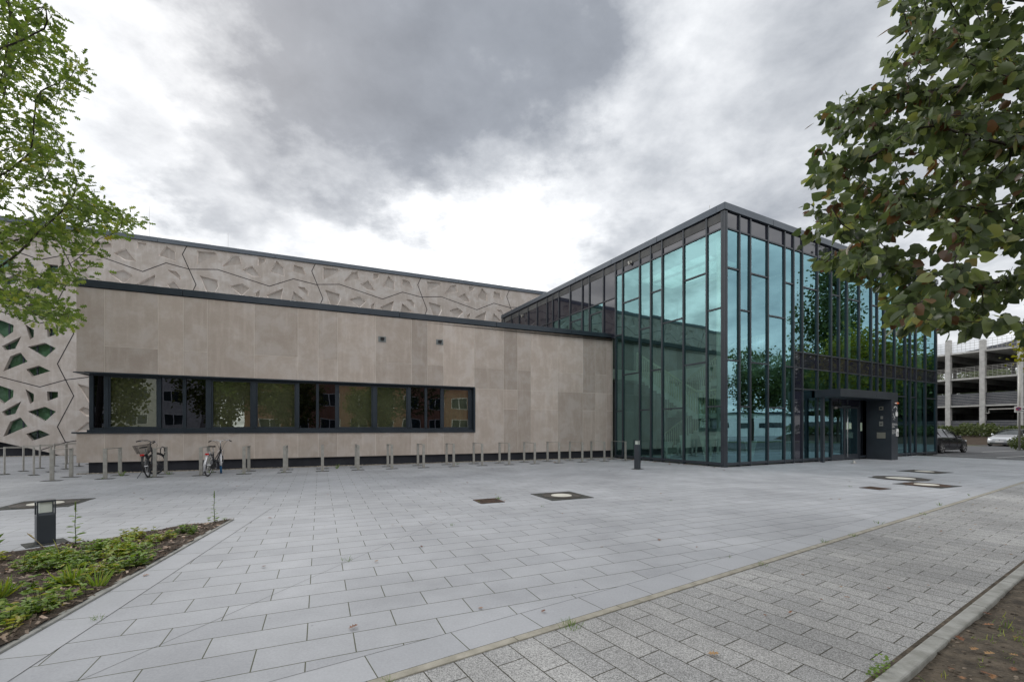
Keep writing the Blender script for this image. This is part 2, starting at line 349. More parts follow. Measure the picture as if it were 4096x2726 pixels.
# ================================================================== GROUND
def structure(name, mb, m, **k): return tag(obj(name, mb, m, **k), kind='structure')
K1 = Vector((-.835, 2.53)); K2 = Vector((2.029, 2.53))
def along(P, d, s, n=None, o=0): q = P + d*s; return q + (n*o if n is not None else Vector((0, 0)))
g = MB(); g.sheet([(-400, -400), (500, -400), (500, 600), (-400, 600)], -.075); structure('ground', g, M_GROUND)
LOT0 = Vector((22.9, 21.5))                                   # edge between the plaza and the asphalt lot
def isect(P, d, Q, e):
    t = ((Q.x-P.x)*e.y-(Q.y-P.y)*e.x)/(d.x*e.y-d.y*e.x); return P+d*t
eK1 = isect(K1, KD, LOT0, V); eK2 = isect(K2, KD, LOT0, V)
pz = MB(); pz.sheet([tuple(K1-KD*14), tuple(eK1), tuple(LOT0+V*40), (-60, 60), (-60, -9)], 0)
structure('plaza_paving', pz, M_PLAZA)
b1 = MB(); b1.sheet([tuple(along(K1, KD, -14)), tuple(eK1), tuple(eK1-KN*.30), tuple(along(K1, KD, -14, KN, -.30))], .002)
structure('paving_band', b1, M_BANDK)
jl = MB(); jl.sheet([tuple(along(K1, KD, -14, KN, -.302)), tuple(eK1-KN*.302), tuple(eK1-KN*.298), tuple(along(K1, KD, -14, KN, -.298))], .0028)
jl.sheet([tuple(along(K1, KD, -14, KN, -.006)), tuple(eK1-KN*.006), tuple(eK1+KN*.012), tuple(along(K1, KD, -14, KN, .012))], .0028)
for a, b in (((-2.60, 2.2), (-1.79, 4.853)), ((-1.79, 4.853), (-.976, 7.433)), ((-.976, 7.433), (3.59, 18.76)), ((-.976, 7.433), (-4.6, 8.6)), ((-4.6, 8.6), (-12.5, 13.0))):
    a = Vector(a); b = Vector(b); d = (b-a).normalized(); n = Vector((-d.y, d.x))*.0016
    jl.sheet([tuple(a-n), tuple(b-n), tuple(b+n), tuple(a+n)], .0012)
structure('paving_joint', jl, mat('joint dirt', (.075, .075, .06), .95))
kb = MB(); nk = 14; kl = (eK1-K1).length
ks = -14.0
while ks < kl:
    e = min(ks+.994, kl); kb.box(lambda a, o, z: Vector((K1.x+KD.x*a+KN.x*o, K1.y+KD.y*a+KN.y*o, z)), ks, e, .012, .078, -.05, .012); ks += 1.0
structure('kerb', kb, M_KERB, bevel=.004)
pt_ = MB(); pt_.sheet([tuple(along(K1, KD, -14, KN, .07)), tuple(along(K2, KD, -14)), tuple(eK2), tuple(eK1+KN*.07)], .003)
structure('path_paving', pt_, M_PATH)
kb = MB(); ks = -14.0; kl2 = (eK2-K2).length
while ks < kl2:
    e = min(ks+.992, kl2); kb.box(lambda a, o, z: Vector((K2.x+KD.x*a+KN.x*o, K2.y+KD.y*a+KN.y*o, z)), ks, e, .035, .125, -.05, .035); ks += 1.0
structure('path_kerb', kb, M_KERBG, bevel=.012)
dl = MB(); dl.sheet([tuple(along(K2, KD, -14, KN, -.005)), tuple(along(K2, KD, -14, KN, .036)), tuple(eK2+KN*.036), tuple(eK2-KN*.005)], .006)
structure('path_edge_dirt', dl, M_SOIL)
# soil right of the path, gently uneven
def grid_sheet(poly_fn, x0, x1, y0, y1, st, zf):
    m = MB(); nx = int((x1-x0)/st)+1; ny = int((y1-y0)/st)+1
    for j in range(ny):
        for i in range(nx):
            x, y = poly_fn(x0+i*st, y0+j*st); m.v.append((x, y, zf(x, y)))
    for j in range(ny-1):
        for i in range(nx-1): m.f.append((j*nx+i, j*nx+i+1, (j+1)*nx+i+1, (j+1)*nx+i)); m.t.append(0)
    return m
def wav(x, y): return .012*math.sin(x*3.1+y*1.7)+.010*math.sin(x*7.3-y*5.1)+.006*math.sin(x*15+y*19)
so = grid_sheet(lambda a, o: (K2.x+KD.x*a+KN.x*o, K2.y+KD.y*a+KN.y*o), -10, 20, .12, 6.2, .12, lambda x, y: .004+wav(x, y)*.8)
structure('soil', so, M_SOIL, smooth=True)
QN = Vector((RD.y, -RD.x))
def strip(q0, q1, z, a0=-60, a1=90):
    m = MB(); m.sheet([tuple(RD*a0+QN*q0), tuple(RD*a1+QN*q0), tuple(RD*a1+QN*q1), tuple(RD*a0+QN*q1)], z); return m
structure('lawn', strip(10.0, 12.6, -.055, -60, 22), M_GRASS)
structure('road', strip(12.8, 27.5, -.06), M_ASPH)
structure('verge', strip(27.7, 31.5, -.05), M_GRASS)
structure('pavement', strip(31.5, 64, -.055), noisy(mat('far pavement', (.3, .3, .3), .9), (.27, .27, .28), (.33, .33, .34), .5))
lot = MB(); lot.sheet([tuple(LOT0-V*22), tuple(LOT0-V*22+U*5), tuple(LOT0+U*22-V*2), tuple(LOT0+U*27+V*60), tuple(LOT0+V*60)], -.045)
structure('car_park_asphalt', lot, M_ASPH)
le = MB(); le.box(frame(LOT0, V, -U), -22, 30, -.12, 0, -.05, .006); structure('kerb_line', le, M_KERBG)
ln = MB()
def gline(x0, y0, x1, y1, w):
    a = Vector((x0, y0)); b = Vector((x1, y1)); d = (b-a).normalized(); n = Vector((-d.y, d.x))*w/2
    ln.sheet([tuple(a-n), tuple(b-n), tuple(b+n), tuple(a+n)], -.040)
for k in range(4):
    p = LOT0+U*(2.6)+V*(.4-2.6*k); q = p+U*4.8; gline(p.x, p.y, q.x, q.y, .11)
p = LOT0+U*2.6+V*6; q = LOT0+U*2.6-V*9; gline(p.x, p.y, q.x, q.y, .11)
for k in range(5):
    p = LOT0+U*9.5+V*(3.4-2.6*k); q = p+U*4.8; gline(p.x, p.y, q.x, q.y, .11)
structure('parking_line', ln, M_LINE)
# planting bed on the left
BT = Vector((-4.465, 7.035)); BR0 = Vector((-3.34, 2.887)); 
bdr = (BR0-BT).normalized(); bdl = -RD
BRF = BT+bdr*6.5; BLF = BT+bdl*9
bed = MB()
def bedz(x, y): return .012+.02*abs(math.sin(x*5+y*3))+.012*math.sin(x*11-y*13)
n = 60
def bedpt(a, b_):                                              # a: away from the tip, b_: across
    p = BT+(bdr*a*6.4)*(1-b_)+(bdl*a*8.6)*b_; return p.x, p.y
bed = grid_sheet(bedpt, .012, 1.0, 0, 1.0001, .0166, bedz); structure('planting_bed', bed, M_MULCH, smooth=True)
bk = MB()
fB = frame(BT, bdr, Vector((-bdr.y, bdr.x)) if Vector((-bdr.y, bdr.x)).x > 0 else Vector((bdr.y, -bdr.x)))
s_ = 0
while s_ < 6.4: bk.box(fB, s_, s_+.992, -.03, .035, -.05, .02); s_ += 1
fL_ = frame(BT, bdl, Vector((-bdl.y, bdl.x)) if Vector((-bdl.y, bdl.x)).x < 0 else Vector((bdl.y, -bdl.x)))
s_ = 0
while s_ < 8.6: bk.box(fL_, s_+.05, s_+1.042, -.03, .035, -.05, .018); s_ += 1
structure('bed_kerb', bk, M_KERBG, bevel=.006)
bb = MB(); nb = Vector((-bdr.y, bdr.x)); nb = nb if nb.x > 0 else -nb
bb.sheet([tuple(BT-bdr*1.2+nb*.037), tuple(BT+bdr*6.5+nb*.037), tuple(BT+bdr*6.5+nb*.34), tuple(BT-bdr*1.2+nb*.34)], .002)
structure('bed_paving_band', bb, M_BANDB)
bj = MB(); bj.sheet([tuple(BT-bdr*1.2+nb*.338), tuple(BT+bdr*6.5+nb*.338), tuple(BT+bdr*6.5+nb*.342), tuple(BT-bdr*1.2+nb*.342)], .0028)
structure('bed_band_joint', bj, bpy.data.materials['joint dirt'])

# ================================================================== HALL (tall beige building behind)
hall = thing('hall_building', (*(HP+U*-12+V*8), 0), 'tall beige hall with crystal-shaped recesses and jagged dark joints, behind the low wing', 'building')
MODB = [[(-19.11,10.61),(-18.19,10.45),(-18.12,10.1),(-18.34,9.65),(-18.77,9.6)],[(-17.6,10.17),(-16.94,10.43),(-16.49,10.16),(-16.93,9.64)],[(-16.23,9.92),(-15.96,10.13),(-15.97,9.6),(-16.23,9.6)],
 [(-15.61,9.85),(-14.66,10.4),(-14.76,9.67),(-15.2,9.2)],[(-14.07,10.3),(-13.39,9.79),(-14.3,9.4)],[(-13.83,10.62),(-13.42,10.63),(-13.2,10.35),(-13.2,10.07)],
 [(-18.6,9.2),(-17.8,9.35),(-17.6,8.7),(-18.5,8.4)],[(-16.7,9.2),(-15.8,9.3),(-15.7,8.6),(-16.4,8.3)],[(-14.2,9.0),(-13.3,9.2),(-13.2,8.5)]]
MODA = [[(-19.24,12.06),(-18.29,12.12),(-18.16,12.0),(-19.24,11.25)],[(-17.49,12.02),(-17.05,12.1),(-16.91,11.62),(-17.96,11.31)],[(-16.91,11.26),(-16.37,11.6),(-15.9,10.95),(-16.39,10.91)],
 [(-16.08,12.14),(-15.65,12.14),(-15.65,11.9),(-16.07,11.65)],[(-15.03,12.12),(-14.6,11.72),(-14.59,11.15),(-15.42,11.36)],[(-14.07,11.99),(-13.5,11.9),(-13.32,11.43),(-14.14,11.56)]]
BL1 = [[(-24.04,11.67),(-23.9,11.84),(-23.24,11.84),(-23.17,11.63),(-24.1,11.37)],[(-23.14,11.3),(-22.59,11.67),(-22.12,10.99),(-22.63,10.96)],[(-22.1,12.12),(-21.65,12.12),(-21.64,11.99),(-22.09,11.73)],[(-21.11,11.49),(-20.72,12.12),(-20.28,11.85),(-20.26,11.25)],
 [(-24.95,10.8),(-24.7,10.77),(-24.56,10.47),(-24.11,9.67),(-24.7,9.9)],[(-23.35,10.17),(-22.68,10.44),(-22.24,10.17),(-22.63,9.68),(-22.75,9.66)],[(-22.12,9.69),(-21.25,10.36),(-21.25,9.54),(-21.96,9.11)],[(-20.67,10.72),(-20.25,10.7),(-20.02,10.42),(-20.02,10.16)],[(-20.7,9.86),(-20.37,10.1),(-20.01,9.68),(-20.42,9.4)],
 [(-24.69,3.91),(-24.2,3.8),(-23.7,3.4),(-24.2,2.9)],[(-24.63,2.49),(-24.43,2.67),(-24.1,2.55),(-24.1,2.14),(-24.33,2.16)],[(-24.77,1.3),(-24.25,1.86),(-23.9,1.7),(-24.1,1.3)],
 [(-24.69,7.3),(-24.2,7.2),(-23.7,6.8),(-24.2,6.3)],[(-27.6,11.9),(-26.9,11.5),(-27.2,11.1),(-27.8,11.4)],[(-26.9,11.9),(-26.1,12.0),(-26.0,11.3),(-26.6,11.1)],[(-25.8,11.9),(-25.3,11.6),(-25.5,11.2)]]
WINC = [[(-28.09,7.13),(-27.74,7.1),(-27.23,6.88),(-27.25,6.53),(-27.61,6.16),(-28.01,6.61)],[(-26.78,6.96),(-26.44,6.7),(-26.45,6.32),(-26.6,6.17)],[(-25.93,6.86),(-25.48,6.87),(-25.48,6.57),(-25.9,6.35)],
 [(-27.68,5.75),(-26.93,6.32),(-27.17,5.65),(-27.56,5.53)],[(-26.69,5.78),(-26.01,6.05),(-25.56,5.79),(-26.0,5.25)],[(-27.36,5.24),(-26.97,5.47),(-26.69,5.0),(-27.63,4.44)],[(-26.75,4.6),(-26.25,4.82),(-25.79,4.55),(-26.51,4.22)],
 [(-29.6,6.9),(-28.9,6.95),(-28.7,6.4),(-29.5,6.2)],[(-28.9,5.9),(-28.1,6.1),(-27.95,5.4),(-28.6,5.2)],[(-29.6,5.0),(-28.6,4.9),(-28.1,4.3),(-29.3,4.4)]]
blinds = BL1[:]; wins = []
for dt in (0, 6.9, 13.8): 
    for P_ in MODB + MODA: blinds.append([(a+dt, z) for a, z in P_])
for dz in (0, -3.41, 3.41): wins += [[(a, z+dz) for a, z in P_] for P_ in WINC]
T0, T1, ZT = -33.0, 7.0, 12.28
bot = [(-33, .3), (-31, .9), (-29.2, .4), (-27.74, .77), (-26.97, .53), (-25.84, .18), (-25.4, .03), (T1, .03)]
outer = bot + [(T1, ZT), (T0, ZT)]
def clipok(P_): return all(T0+.1 < a < T1-.1 and z < ZT-.05 for a, z in P_)
blinds = [p for p in blinds if clipok(p)]; wins = [p for p in wins if clipok(p)]
cl = MB(); polys = [outer]+blinds+wins
flat = [q for p in polys for q in p]
tri = tessellate_polygon([[Vector((a, z, 0)) for a, z in p] for p in polys])
cl.v = [tuple(FH(a, 0, z)) for a, z in flat]
for q in tri: cl.f.append(q); cl.t.append(0)
for p in blinds:
    gx = sum(a for a, z in p)/len(p); gz = sum(z for a, z in p)/len(p); ip = [(a-(a-gx)/max(.2, math.hypot(a-gx, z-gz))*.07, z-(z-gz)/max(.2, math.hypot(a-gx, z-gz))*.07) for a, z in p]
    for i in range(len(p)):
        a, b_ = p[i], p[(i+1) % len(p)]; c_, d_ = ip[i], ip[(i+1) % len(p)]; cl.face([FH(a[0], 0, a[1]), FH(b_[0], 0, b_[1]), FH(d_[0], -.11, d_[1]), FH(c_[0], -.11, c_[1])], 4.0)  # light caught on the recess edges painted in as a paler tint
    for q in tessellate_polygon([[Vector((a, z, 0)) for a, z in p]]): cl.face([FH(ip[i][0], -.11, ip[i][1]) for i in q], -1.3)  # shade inside the recess painted in as a darker floor tint
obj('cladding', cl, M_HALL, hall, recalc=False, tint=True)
for p in wins:
    rv = MB(); pn = MB(); d0 = .27
    for i in range(len(p)):
        a, b_ = p[i], p[(i+1) % len(p)]; rv.face([FH(a[0], -.001, a[1]), FH(b_[0], -.001, b_[1]), FH(b_[0], -d0, b_[1]), FH(a[0], -d0, a[1])])
    xs = [a for a, z in p]; k = math.ceil(min(xs)/.55)*.55
    w = obj('window', rv, M_HALL, hall, recalc=False, tint=True)
    for q in tessellate_polygon([[Vector((a, z, 0)) for a, z in p]]): pn.face([FH(p[i][0], -d0+.03, p[i][1]) for i in q])
    obj('pane', pn, M_GREEN, w, recalc=False)
    fr_ = MB()
    while k < max(xs):
        zz = []
        for i in range(len(p)):
            a, b_ = p[i], p[(i+1) % len(p)]
            if (a[0]-k)*(b_[0]-k) < 0: zz.append(a[1]+(b_[1]-a[1])*(k-a[0])/(b_[0]-a[0]))
        if len(zz) > 1: fr_ = MB(); fr_.box(FH, k-.035, k+.035, -d0+.0, -d0+.05, min(zz), max(zz)); obj('mullion', fr_, M_LFASC, w)
        k += .55
cu = MB(); cu.box(FH, -33, -24.6, -.60, -.50, .3, 12.2); obj('curtain', cu, noisy(mat('green curtain', (.3, .5, .33), .9), (.16, .27, .18), (.36, .52, .38), 1.2), hall)
# jagged joints
jn = MB()
def jline(pts, w=.045):
    for i in range(len(pts)-1):
        a, b_ = Vector(pts[i]), Vector(pts[i+1]); d = (b_-a).normalized(); n_ = Vector((-d.y, d.x))*w/2; a2 = a-d*w*.3; b2 = b_+d*w*.3
        jn.face([FH(q.x, .003+i*.0002, q.y) for q in (a2-n_, b2-n_, b2+n_, a2+n_)])
HJ = [(0, 10.90), (1.4, 11.09), (4.17, 10.43), (5.53, 11.08), (6.9, 10.88)]
for lvl in (0, -3.39, -6.78):
    if lvl == 0: jline([(-27.74-5, 10.9), (-27.74, 10.95), (-26.21, 10.45), (-25.17, 10.88), (-23.91, 11.08), (-21.82, 10.45), (-20.73, 11.11), (-19.62, 10.9)])
    else: jline([(-32.5, 7.0+lvl+3.39), (-30.6, 7.5+lvl+3.39), (-27.74, 7.54+lvl+3.39), (-26.21, 7.07+lvl+3.39), (-25.15, 7.5+lvl+3.39), (-23.9, 7.75+lvl+3.39), (-21.82, 7.1+lvl+3.39), (-19.62, 7.5+lvl+3.39)])
    for dt in (0, 6.9, 13.8, 20.7): jline([(-19.6+dt+a, z+lvl) for a, z in HJ if -19.6+dt+a < T1])
jline([(-26.3, .27), (-25.13, .73), (-23.9, .95), (-21.8, .35), (-19.6, .75)])
for x0 in (-25.17, -19.62, -12.67, -5.77, 1.13):
    pts = []
    for lv in (0, 1, 2, 3):
        z0 = 10.89-3.39*lv; pts += [(x0-.33, z0+.84), (x0, z0), (x0+.34, z0-.86)]
    jline([(x0-.1, 12.28)] + [q for q in pts if q[1] > .05])
obj('joint', jn, M_DJOINT, hall, recalc=False)
hb = MB(); hb.box(FH, T0, T1, -26, -1.6, 0, 12.2); obj('wall', hb, M_HALL, hall)
hp = MB(); hp.box(FH, T0, T1, -1.6, -.45, 0, 1.2); obj('plinth', hp, M_PLINTH, hall)
hf = MB(); s_ = T0-.1
while s_ < T1: hf.box(FH, s_, min(s_+5.99, T1+.05), -.5, .09, 12.24, 12.50); s_ += 6.0
obj('roof_edge', hf, M_FASC, hall, bevel=.01)
hs = MB(); hs.box(FH, T0, T1, -26, -.1, 12.2, 12.3); hs.box(FH, T0, T0+.3, -26, -.4, 12.2, 12.49); obj('roof', hs, M_CONCD, hall)
for t_, hh in ((-21.6, 1.9), (-17.7, 1.0), (-10.6, .9), (-4.2, 1.8), (2.9, .8)):
    r_ = MB(); r_.tube([FH(t_, -.3, 12.4), FH(t_, -.3, 12.5+hh)], .006, 5); obj('lightning_rod', r_, M_STEEL, hall)

# ================================================================== LOW WING
low = thing('low_wing', (*(W0+U*10.35+V*6), 0), 'single-storey beige stone wing with a long dark ribbon window and a black roof edge', 'building')
ZB, ZT2, ZW0, ZW1, SE = .36, 5.99, 1.35, 3.24, 20.70
VJ = [0, .70, 2.11, 2.81, 3.50, 4.93, 6.36, 7.06, 7.75, 9.17, 10.60, 11.27, 11.95, 13.33, 14.72, 15.41, 16.09, 17.52, 18.92, 19.63, 20.32, SE]
rr = random.Random(3); G = .007; DP = .12
pa = MB()
def panel(a0, a1, z0, z1, t=None):
    t = rr.uniform(-.9, .9) if t is None else t
    pa.box(FW, a0+G, a1-G, -DP, rr.uniform(-.001, .002), z0+G, z1-G, t)
split4 = {1, 3, 5, 7, 9, 11, 13, 15, 17, 19}
for i in range(21):
    a0, a1 = VJ[i], VJ[i+1]; up0 = ZW1 if i < 13 else 3.22
    light = 1.5 if i in (12, 16, 17) else None; dark = -1.3 if i in (10, 14, 18) else None
    tt = light or dark
    if i in split4: panel(a0, a1, 4.14, ZT2, tt); panel(a0, a1, up0, 4.14, None if tt is None else tt*.6)
    else: panel(a0, a1, up0, ZT2, tt)
    if i < 13: panel(a0, a1, ZB, ZW0-.03)
    elif i in (14, 16, 18, 20): panel(a0, a1, 2.35, 3.22, light); panel(a0, a1, ZB, 2.35)
    else: panel(a0, a1, ZB, 3.22)
obj('cladding', pa, M_STONE, low, recalc=True)
bk = MB(); bk.box(FW, .02, SE-.01, -.11, -.006, ZB+.01, ZW0-.05); bk.box(FW, .02, SE-.01, -.11, -.006, ZW1+.01, ZT2-.01); bk.box(FW, 13.34, SE-.01, -.11, -.006, ZW0-.04, ZW1)
obj('joint_backing', bk, M_JOINT, low)
ss = MB(); ss.box(FW, 0, .12, -13, -DP-.16, ZW1, ZT2, .2); ss.box(FW, 0, .12, -13, -DP-.16, ZB, ZW0-.03, -.2); obj('side_cladding', ss, M_STONE, low)
core = MB(); core.box(FW, .30, 13.33, -13.0, -3.5, 0, 5.9)
core.box(FW, .2, SE-.05, -3.5, -.17, 3.35, 5.9); core.box(FW, 13.4, SE-.05, -13, -.17, .3, 3.35)
obj('wall', core, M_CONCD, low)
so_ = MB(); so_.box(FW, .03, .3, -13, -.17, 3.26, 3.34); so_.box(FW, .3, 13.3, -.30, -.01, 3.262, 3.3); obj('soffit', so_, M_RENDER, low)
fl = MB(); fl.box(FW, .3, 13.33, -3.5, -.2, .9, 1.25); fl.box(FW, .3, 13.33, -3.6, -3.5, 1.2, 3.35); obj('room', fl, noisy(mat('room wall', (.35, .33, .28), .9), (.22, .21, .17), (.34, .32, .27), .8), low)
bl = MB()
for a0, a1, zz in ((.76, 2.03, 1.42), (3.62, 4.8, 1.42), (4.99, 6.26, 1.42), (7.8, 9.05, 1.42), (9.23, 10.44, 1.42), (12.0, 13.14, 1.42)): bl.box(FW, a0, a1, -.42, -.40, zz, 3.2)
obj('blind', bl, noisy(mat('blind', (.3, .3, .24), .9), (.25, .24, .18), (.33, .31, .24), 1.5), low)
pl = MB(); pl.box(FW, .13+.13, SE, -.4, -.13, -.05, ZB+.02); pl.box(FW, .26, .5, -13, -.4, -.05, ZB+.02); obj('plinth', pl, M_PLINTH, low)
re = MB(); s_ = -.05
for L_ in (2.86, 7.3, 4.25, 3.9, 2.6): re.box(FW, s_, s_+L_-.012, -.35, .05, ZT2+.012, 6.235); s_ += L_
obj('roof_edge', re, M_LFASC, low, bevel=.008)
rf = MB(); e1 = FL(6.2, 0, 0); e2 = FL(18.6, 0, 0); poly = [tuple(FW(0, -.2, 0))[:2], tuple(FW(SE, -.2, 0))[:2], (e1.x, e1.y+.05), (e2.x, e2.y), tuple(FW(0, -13, 0))[:2]]
rf.prism(poly, 5.9, 6.0); obj('roof', rf, M_CONCD, low)
# ribbon window
wt = MB(); wt.box(FW, .2, 13.36, -.34, .012, ZW1, ZW1+.045); wt.box(FW, -.07, .2, -13, .03, ZW1+.0, ZW1+.03)
wt.box(FW, -.10, 13.37, -.34, .045, ZW0-.05, ZW0); wt.box(FW, .24, 13.3, -.33, -.05, ZW0, ZW0+.07); wt.box(FW, 13.30, 13.38, -.32, .012, ZW0, ZW1); wt.box(FW, -.10, .24, -13, -.34, ZW0-.05, ZW0)
fo = -.19
wt.box(FW, .25, 13.30, -.34, fo, ZW0+.07, ZW0+.13); wt.box(FW, .25, 13.30, -.34, fo, ZW1-.05, ZW1)
obj('window_frame', wt, M_LFASC, low, bevel=.004)
wx = [.25, .36, .62, .74, 2.05, 2.15, 2.75, 2.85, 3.42, 3.59, 4.82, 4.97, 6.28, 6.40, 6.98, 7.08, 7.66, 7.77, 9.07, 9.21, 10.46, 10.60, 11.18, 11.29, 11.86, 11.98, 13.16, 13.30]
kinds = 'DPDDPPDDPPDDP'
for i in range(0, 28, 2):
    m_ = MB(); m_.box(FW, wx[i], wx[i+1], -.34, fo+(.012 if i % 4 else .02), ZW0+.13, ZW1-.05); obj('post', m_, M_LFASC, low, bevel=.005)
for i, kd in enumerate(kinds):
    a0, a1 = wx[2*i+1], wx[2*i+2]
    p_ = MB(); off = -.23 if kd == 'P' else -.225
    p_.face([FW(a0, off, ZW0+.13), FW(a1, off, ZW0+.13), FW(a1, off, ZW1-.05), FW(a0, off, ZW1-.05)])
    if kd == 'P':
        q = obj('pane', p_, M_WIN, low, recalc=False)
        f_ = MB(); w_ = .045
        for b_ in ((a0, a1, ZW0+.13, ZW0+.13+w_), (a0, a1, ZW1-.05-w_, ZW1-.05), (a0, a0+w_, ZW0+.13+w_, ZW1-.05-w_), (a1-w_, a1, ZW0+.13+w_, ZW1-.05-w_)): f_.box(FW, b_[0], b_[1], -.25, fo-.012, b_[2], b_[3])
        obj('casement', f_, M_LFASC, q, bevel=.004)
    else: obj('ventilation_pane', p_, M_WIND, low, recalc=False)
sw = MB(); sw.box(FW, .25, .30, -13, -.34, ZW0, ZW1); obj('side_window', sw, M_WIND, low)
# two small wall vents
for a0, z0 in ((9.27, 5.05), (11.63, 5.12)):
    v1 = MB(); v1.box(FW, a0, a0+.30, .003, .02, z0-.1, z0+.12); q = obj('vent_plate', v1, noisy(mat('plate', (.2, .22, .22), .6), (.17, .19, .19), (.22, .24, .24), 3), low)
    v2 = MB(); v2.box(FW, a0+.09, a0+.22, .021, .09, z0-.03, z0+.05); v2.box(FW, a0+.08, a0+.23, .021, .12, z0+.05, z0+.06); obj('spout', v2, M_BLACK, q)
# gravel strip
gv = MB(); gv.sheet([tuple(FW(.0, .06, 0))[:2], tuple(FW(SE+.1, .06, 0))[:2], tuple(FW(SE+.1, -.14, 0))[:2], tuple(FW(.0, -.14, 0))[:2]], .007)
structure('gravel_strip', gv, M_GRAVEL)
pb = MB(); rg = random.Random(5)
def pebble(mb, F, a, o, z, r, t):
    sx, sy, sz = r*rg.uniform(.8, 1.4), r*rg.uniform(.7, 1.1), r*rg.uniform(.5, .8); w = rg.random()*6.3
    P_ = []
    for dz, k_ in ((0, .75), (.55, 1), (1.1, .7)):
        for j in range(6):
            x = math.cos(j*1.047+w)*sx*k_; y = math.sin(j*1.047+w)*sy*k_; P_.append(F(a+x, o+y, z+dz*sz))
    b = len(mb.v); mb.v += [tuple(q) for q in P_]; mb.v.append(tuple(F(a, o, z+1.3*sz)))
    for l_ in (0, 1):
        for j in range(6): mb.f.append((b+l_*6+j, b+l_*6+(j+1) % 6, b+(l_+1)*6+(j+1) % 6, b+(l_+1)*6+j)); mb.t.append(t)
    for j in range(6): mb.f.append((b+12+j, b+12+(j+1) % 6, b+18)); mb.t.append(t)
for _ in range(3000): pebble(pb, FW, rg.uniform(-.0, SE), rg.uniform(-.13, .06), .004, rg.uniform(.010, .026), rg.uniform(-1, 1))
for _ in range(900): pebble(pb, FH, rg.uniform(-28, -24), rg.uniform(-.1, .15), .004, rg.uniform(.012, .03), rg.uniform(-1, 1))
tag(obj('gravel', pb, M_GRAVEL, recalc=False, tint=True, smooth=True), 'pale rounded gravel lying along the foot of the beige walls', 'gravel', kind='stuff')

# ================================================================== GLASS ENTRANCE BUILDING
gb = thing('glass_building', (*(GC+UR*9+UL*9), 0), 'two-storey entrance building with teal mirror glass walls and dark grey mullions', 'building')
LS = [.10, .77, 1.89, 3.03, 3.70, 4.39, 5.53, 6.04, 6.96, 8.13, 8.75, 9.90, 11.05, 11.71, 12.36, 13.55, 14.71, 15.97, 17.11, 18.21, 18.63]
LT = {0: [6.03, 2.31], 1: [7.54, 4.06], 2: [6.03, 2.31], 3: [7.54, 4.06], 4: [6.03, 2.31], 5: [7.54, 4.06], 6: [6.05, 2.31]}
RS = [.10, .86, 1.52, 2.65, 3.78, 4.42, 5.07, 6.23, 7.34, 8.01, 8.71, 9.81, 10.97, 11.57, 12.29, 13.39, 14.57, 15.14, 15.79, 16.97, 18.32]
RT = {0: [7.54, 4.05], 1: [6.03, 2.31], 2: [7.54, 4.05], 3: [6.03, 2.31], 4: [7.54, 4.05], 5: [4.72, 4.05, 3.15]}
ZS, ZF0, ZF1 = 9.02, 9.64, 9.93
rp = random.Random(11)
def quad(F, a0, a1, o, z0, z1):
    m = MB(); e = [rp.uniform(-.003, .003) for _ in range(4)]
    m.face([F(a0, o+e[0], z0), F(a1, o+e[1], z0), F(a1, o+e[2], z1), F(a0, o+e[3]-e[2]+e[1]-e[0]+e[2]-e[1]+e[0]-e[3]+e[0]-e[1]+e[2]-e[3]+e[3], z1)]); return m
def pane(F, a0, a1, z0, z1, m, name, o=-.02):
    t = rp.uniform(-.0035, .0035); u = rp.uniform(-.003, .003); q = MB()
    q.face([F(a0, o-t-u, z0), F(a1, o+t-u, z0), F(a1, o+t+u, z1), F(a0, o-t+u, z1)]); return obj(name, q, m, gb, recalc=False)
tf = MB(); tfr = MB()
def bar(mb, F, a0, a1, z, h=.055): mb = MB(); mb.box(F, a0+.03, a1-.03, -.06, .025, z-h/2, z+h/2); obj('transom', mb, M_ANTH, gb)
for i in range(len(LS)-1):
    a0, a1 = LS[i], LS[i+1]
    if i < 7: zb, sp = .12, ZS
    else: zb, sp = 6.0, 7.97
    cuts = sorted([zb]+LT.get(i, []))
    for k, z in enumerate(cuts):
        zt = cuts[k+1] if k+1 < len(cuts) else sp
        if i == 7 or i >= 13: pane(FL, a0, a1, z, zt, M_VIOLET, 'spandrel_panel')
        else: pane(FL, a0, a1, z, zt, M_TEAL, 'glass_pane')
        bar(tf, FL, a0, a1, z, .055 if z > .2 else .10)
    bar(tf, FL, a0, a1, sp); pane(FL, a0, a1, sp, ZF0, M_VIOLET, 'spandrel_panel')
    if i in (8, 10): 
        c_ = MB(); zc0, zc1 = 6.1, 7.5
        for b_ in ((a0+.06, a1-.06, zc1, zc1+.06), (a0+.06, a0+.12, zc0, zc1), (a1-.12, a1-.06, zc0, zc1)): c_.box(FL, b_[0], b_[1], -.04, .02, b_[2], b_[3])
        obj('window_casement', c_, M_ANTH, gb)
for i in range(len(RS)-1):
    a0, a1 = RS[i], RS[i+1]; cut = [.12]+list(RT.get(i, [4.72, 4.05]+([7.54] if i in (6, 8, 10, 12) else [])+([3.15] if i in (15, 17, 19) or 6 <= i <= 11 else [])))
    cuts = sorted(cut)
    for k, z in enumerate(cuts):
        zt = cuts[k+1] if k+1 < len(cuts) else ZS
        if 8 <= i <= 10 and z < 3: continue
        dark = (i == 5 and z < 4.7) or (i > 5 and abs(z-4.05) < .01)
        if i == 11 and z < 3: m_, nm = M_WIND, 'side_light'
        elif dark: m_, nm = M_VIOLET, 'spandrel_panel'
        else: m_, nm = M_TEALR, 'glass_pane'
        pane(FR, a0, a1, z, zt, m_, nm); bar(tfr, FR, a0, a1, z, .055 if z > .2 else .10)
    bar(tfr, FR, a0, a1, ZS); pane(FR, a0, a1, ZS, ZF0, M_VIOLET, 'spandrel_panel')
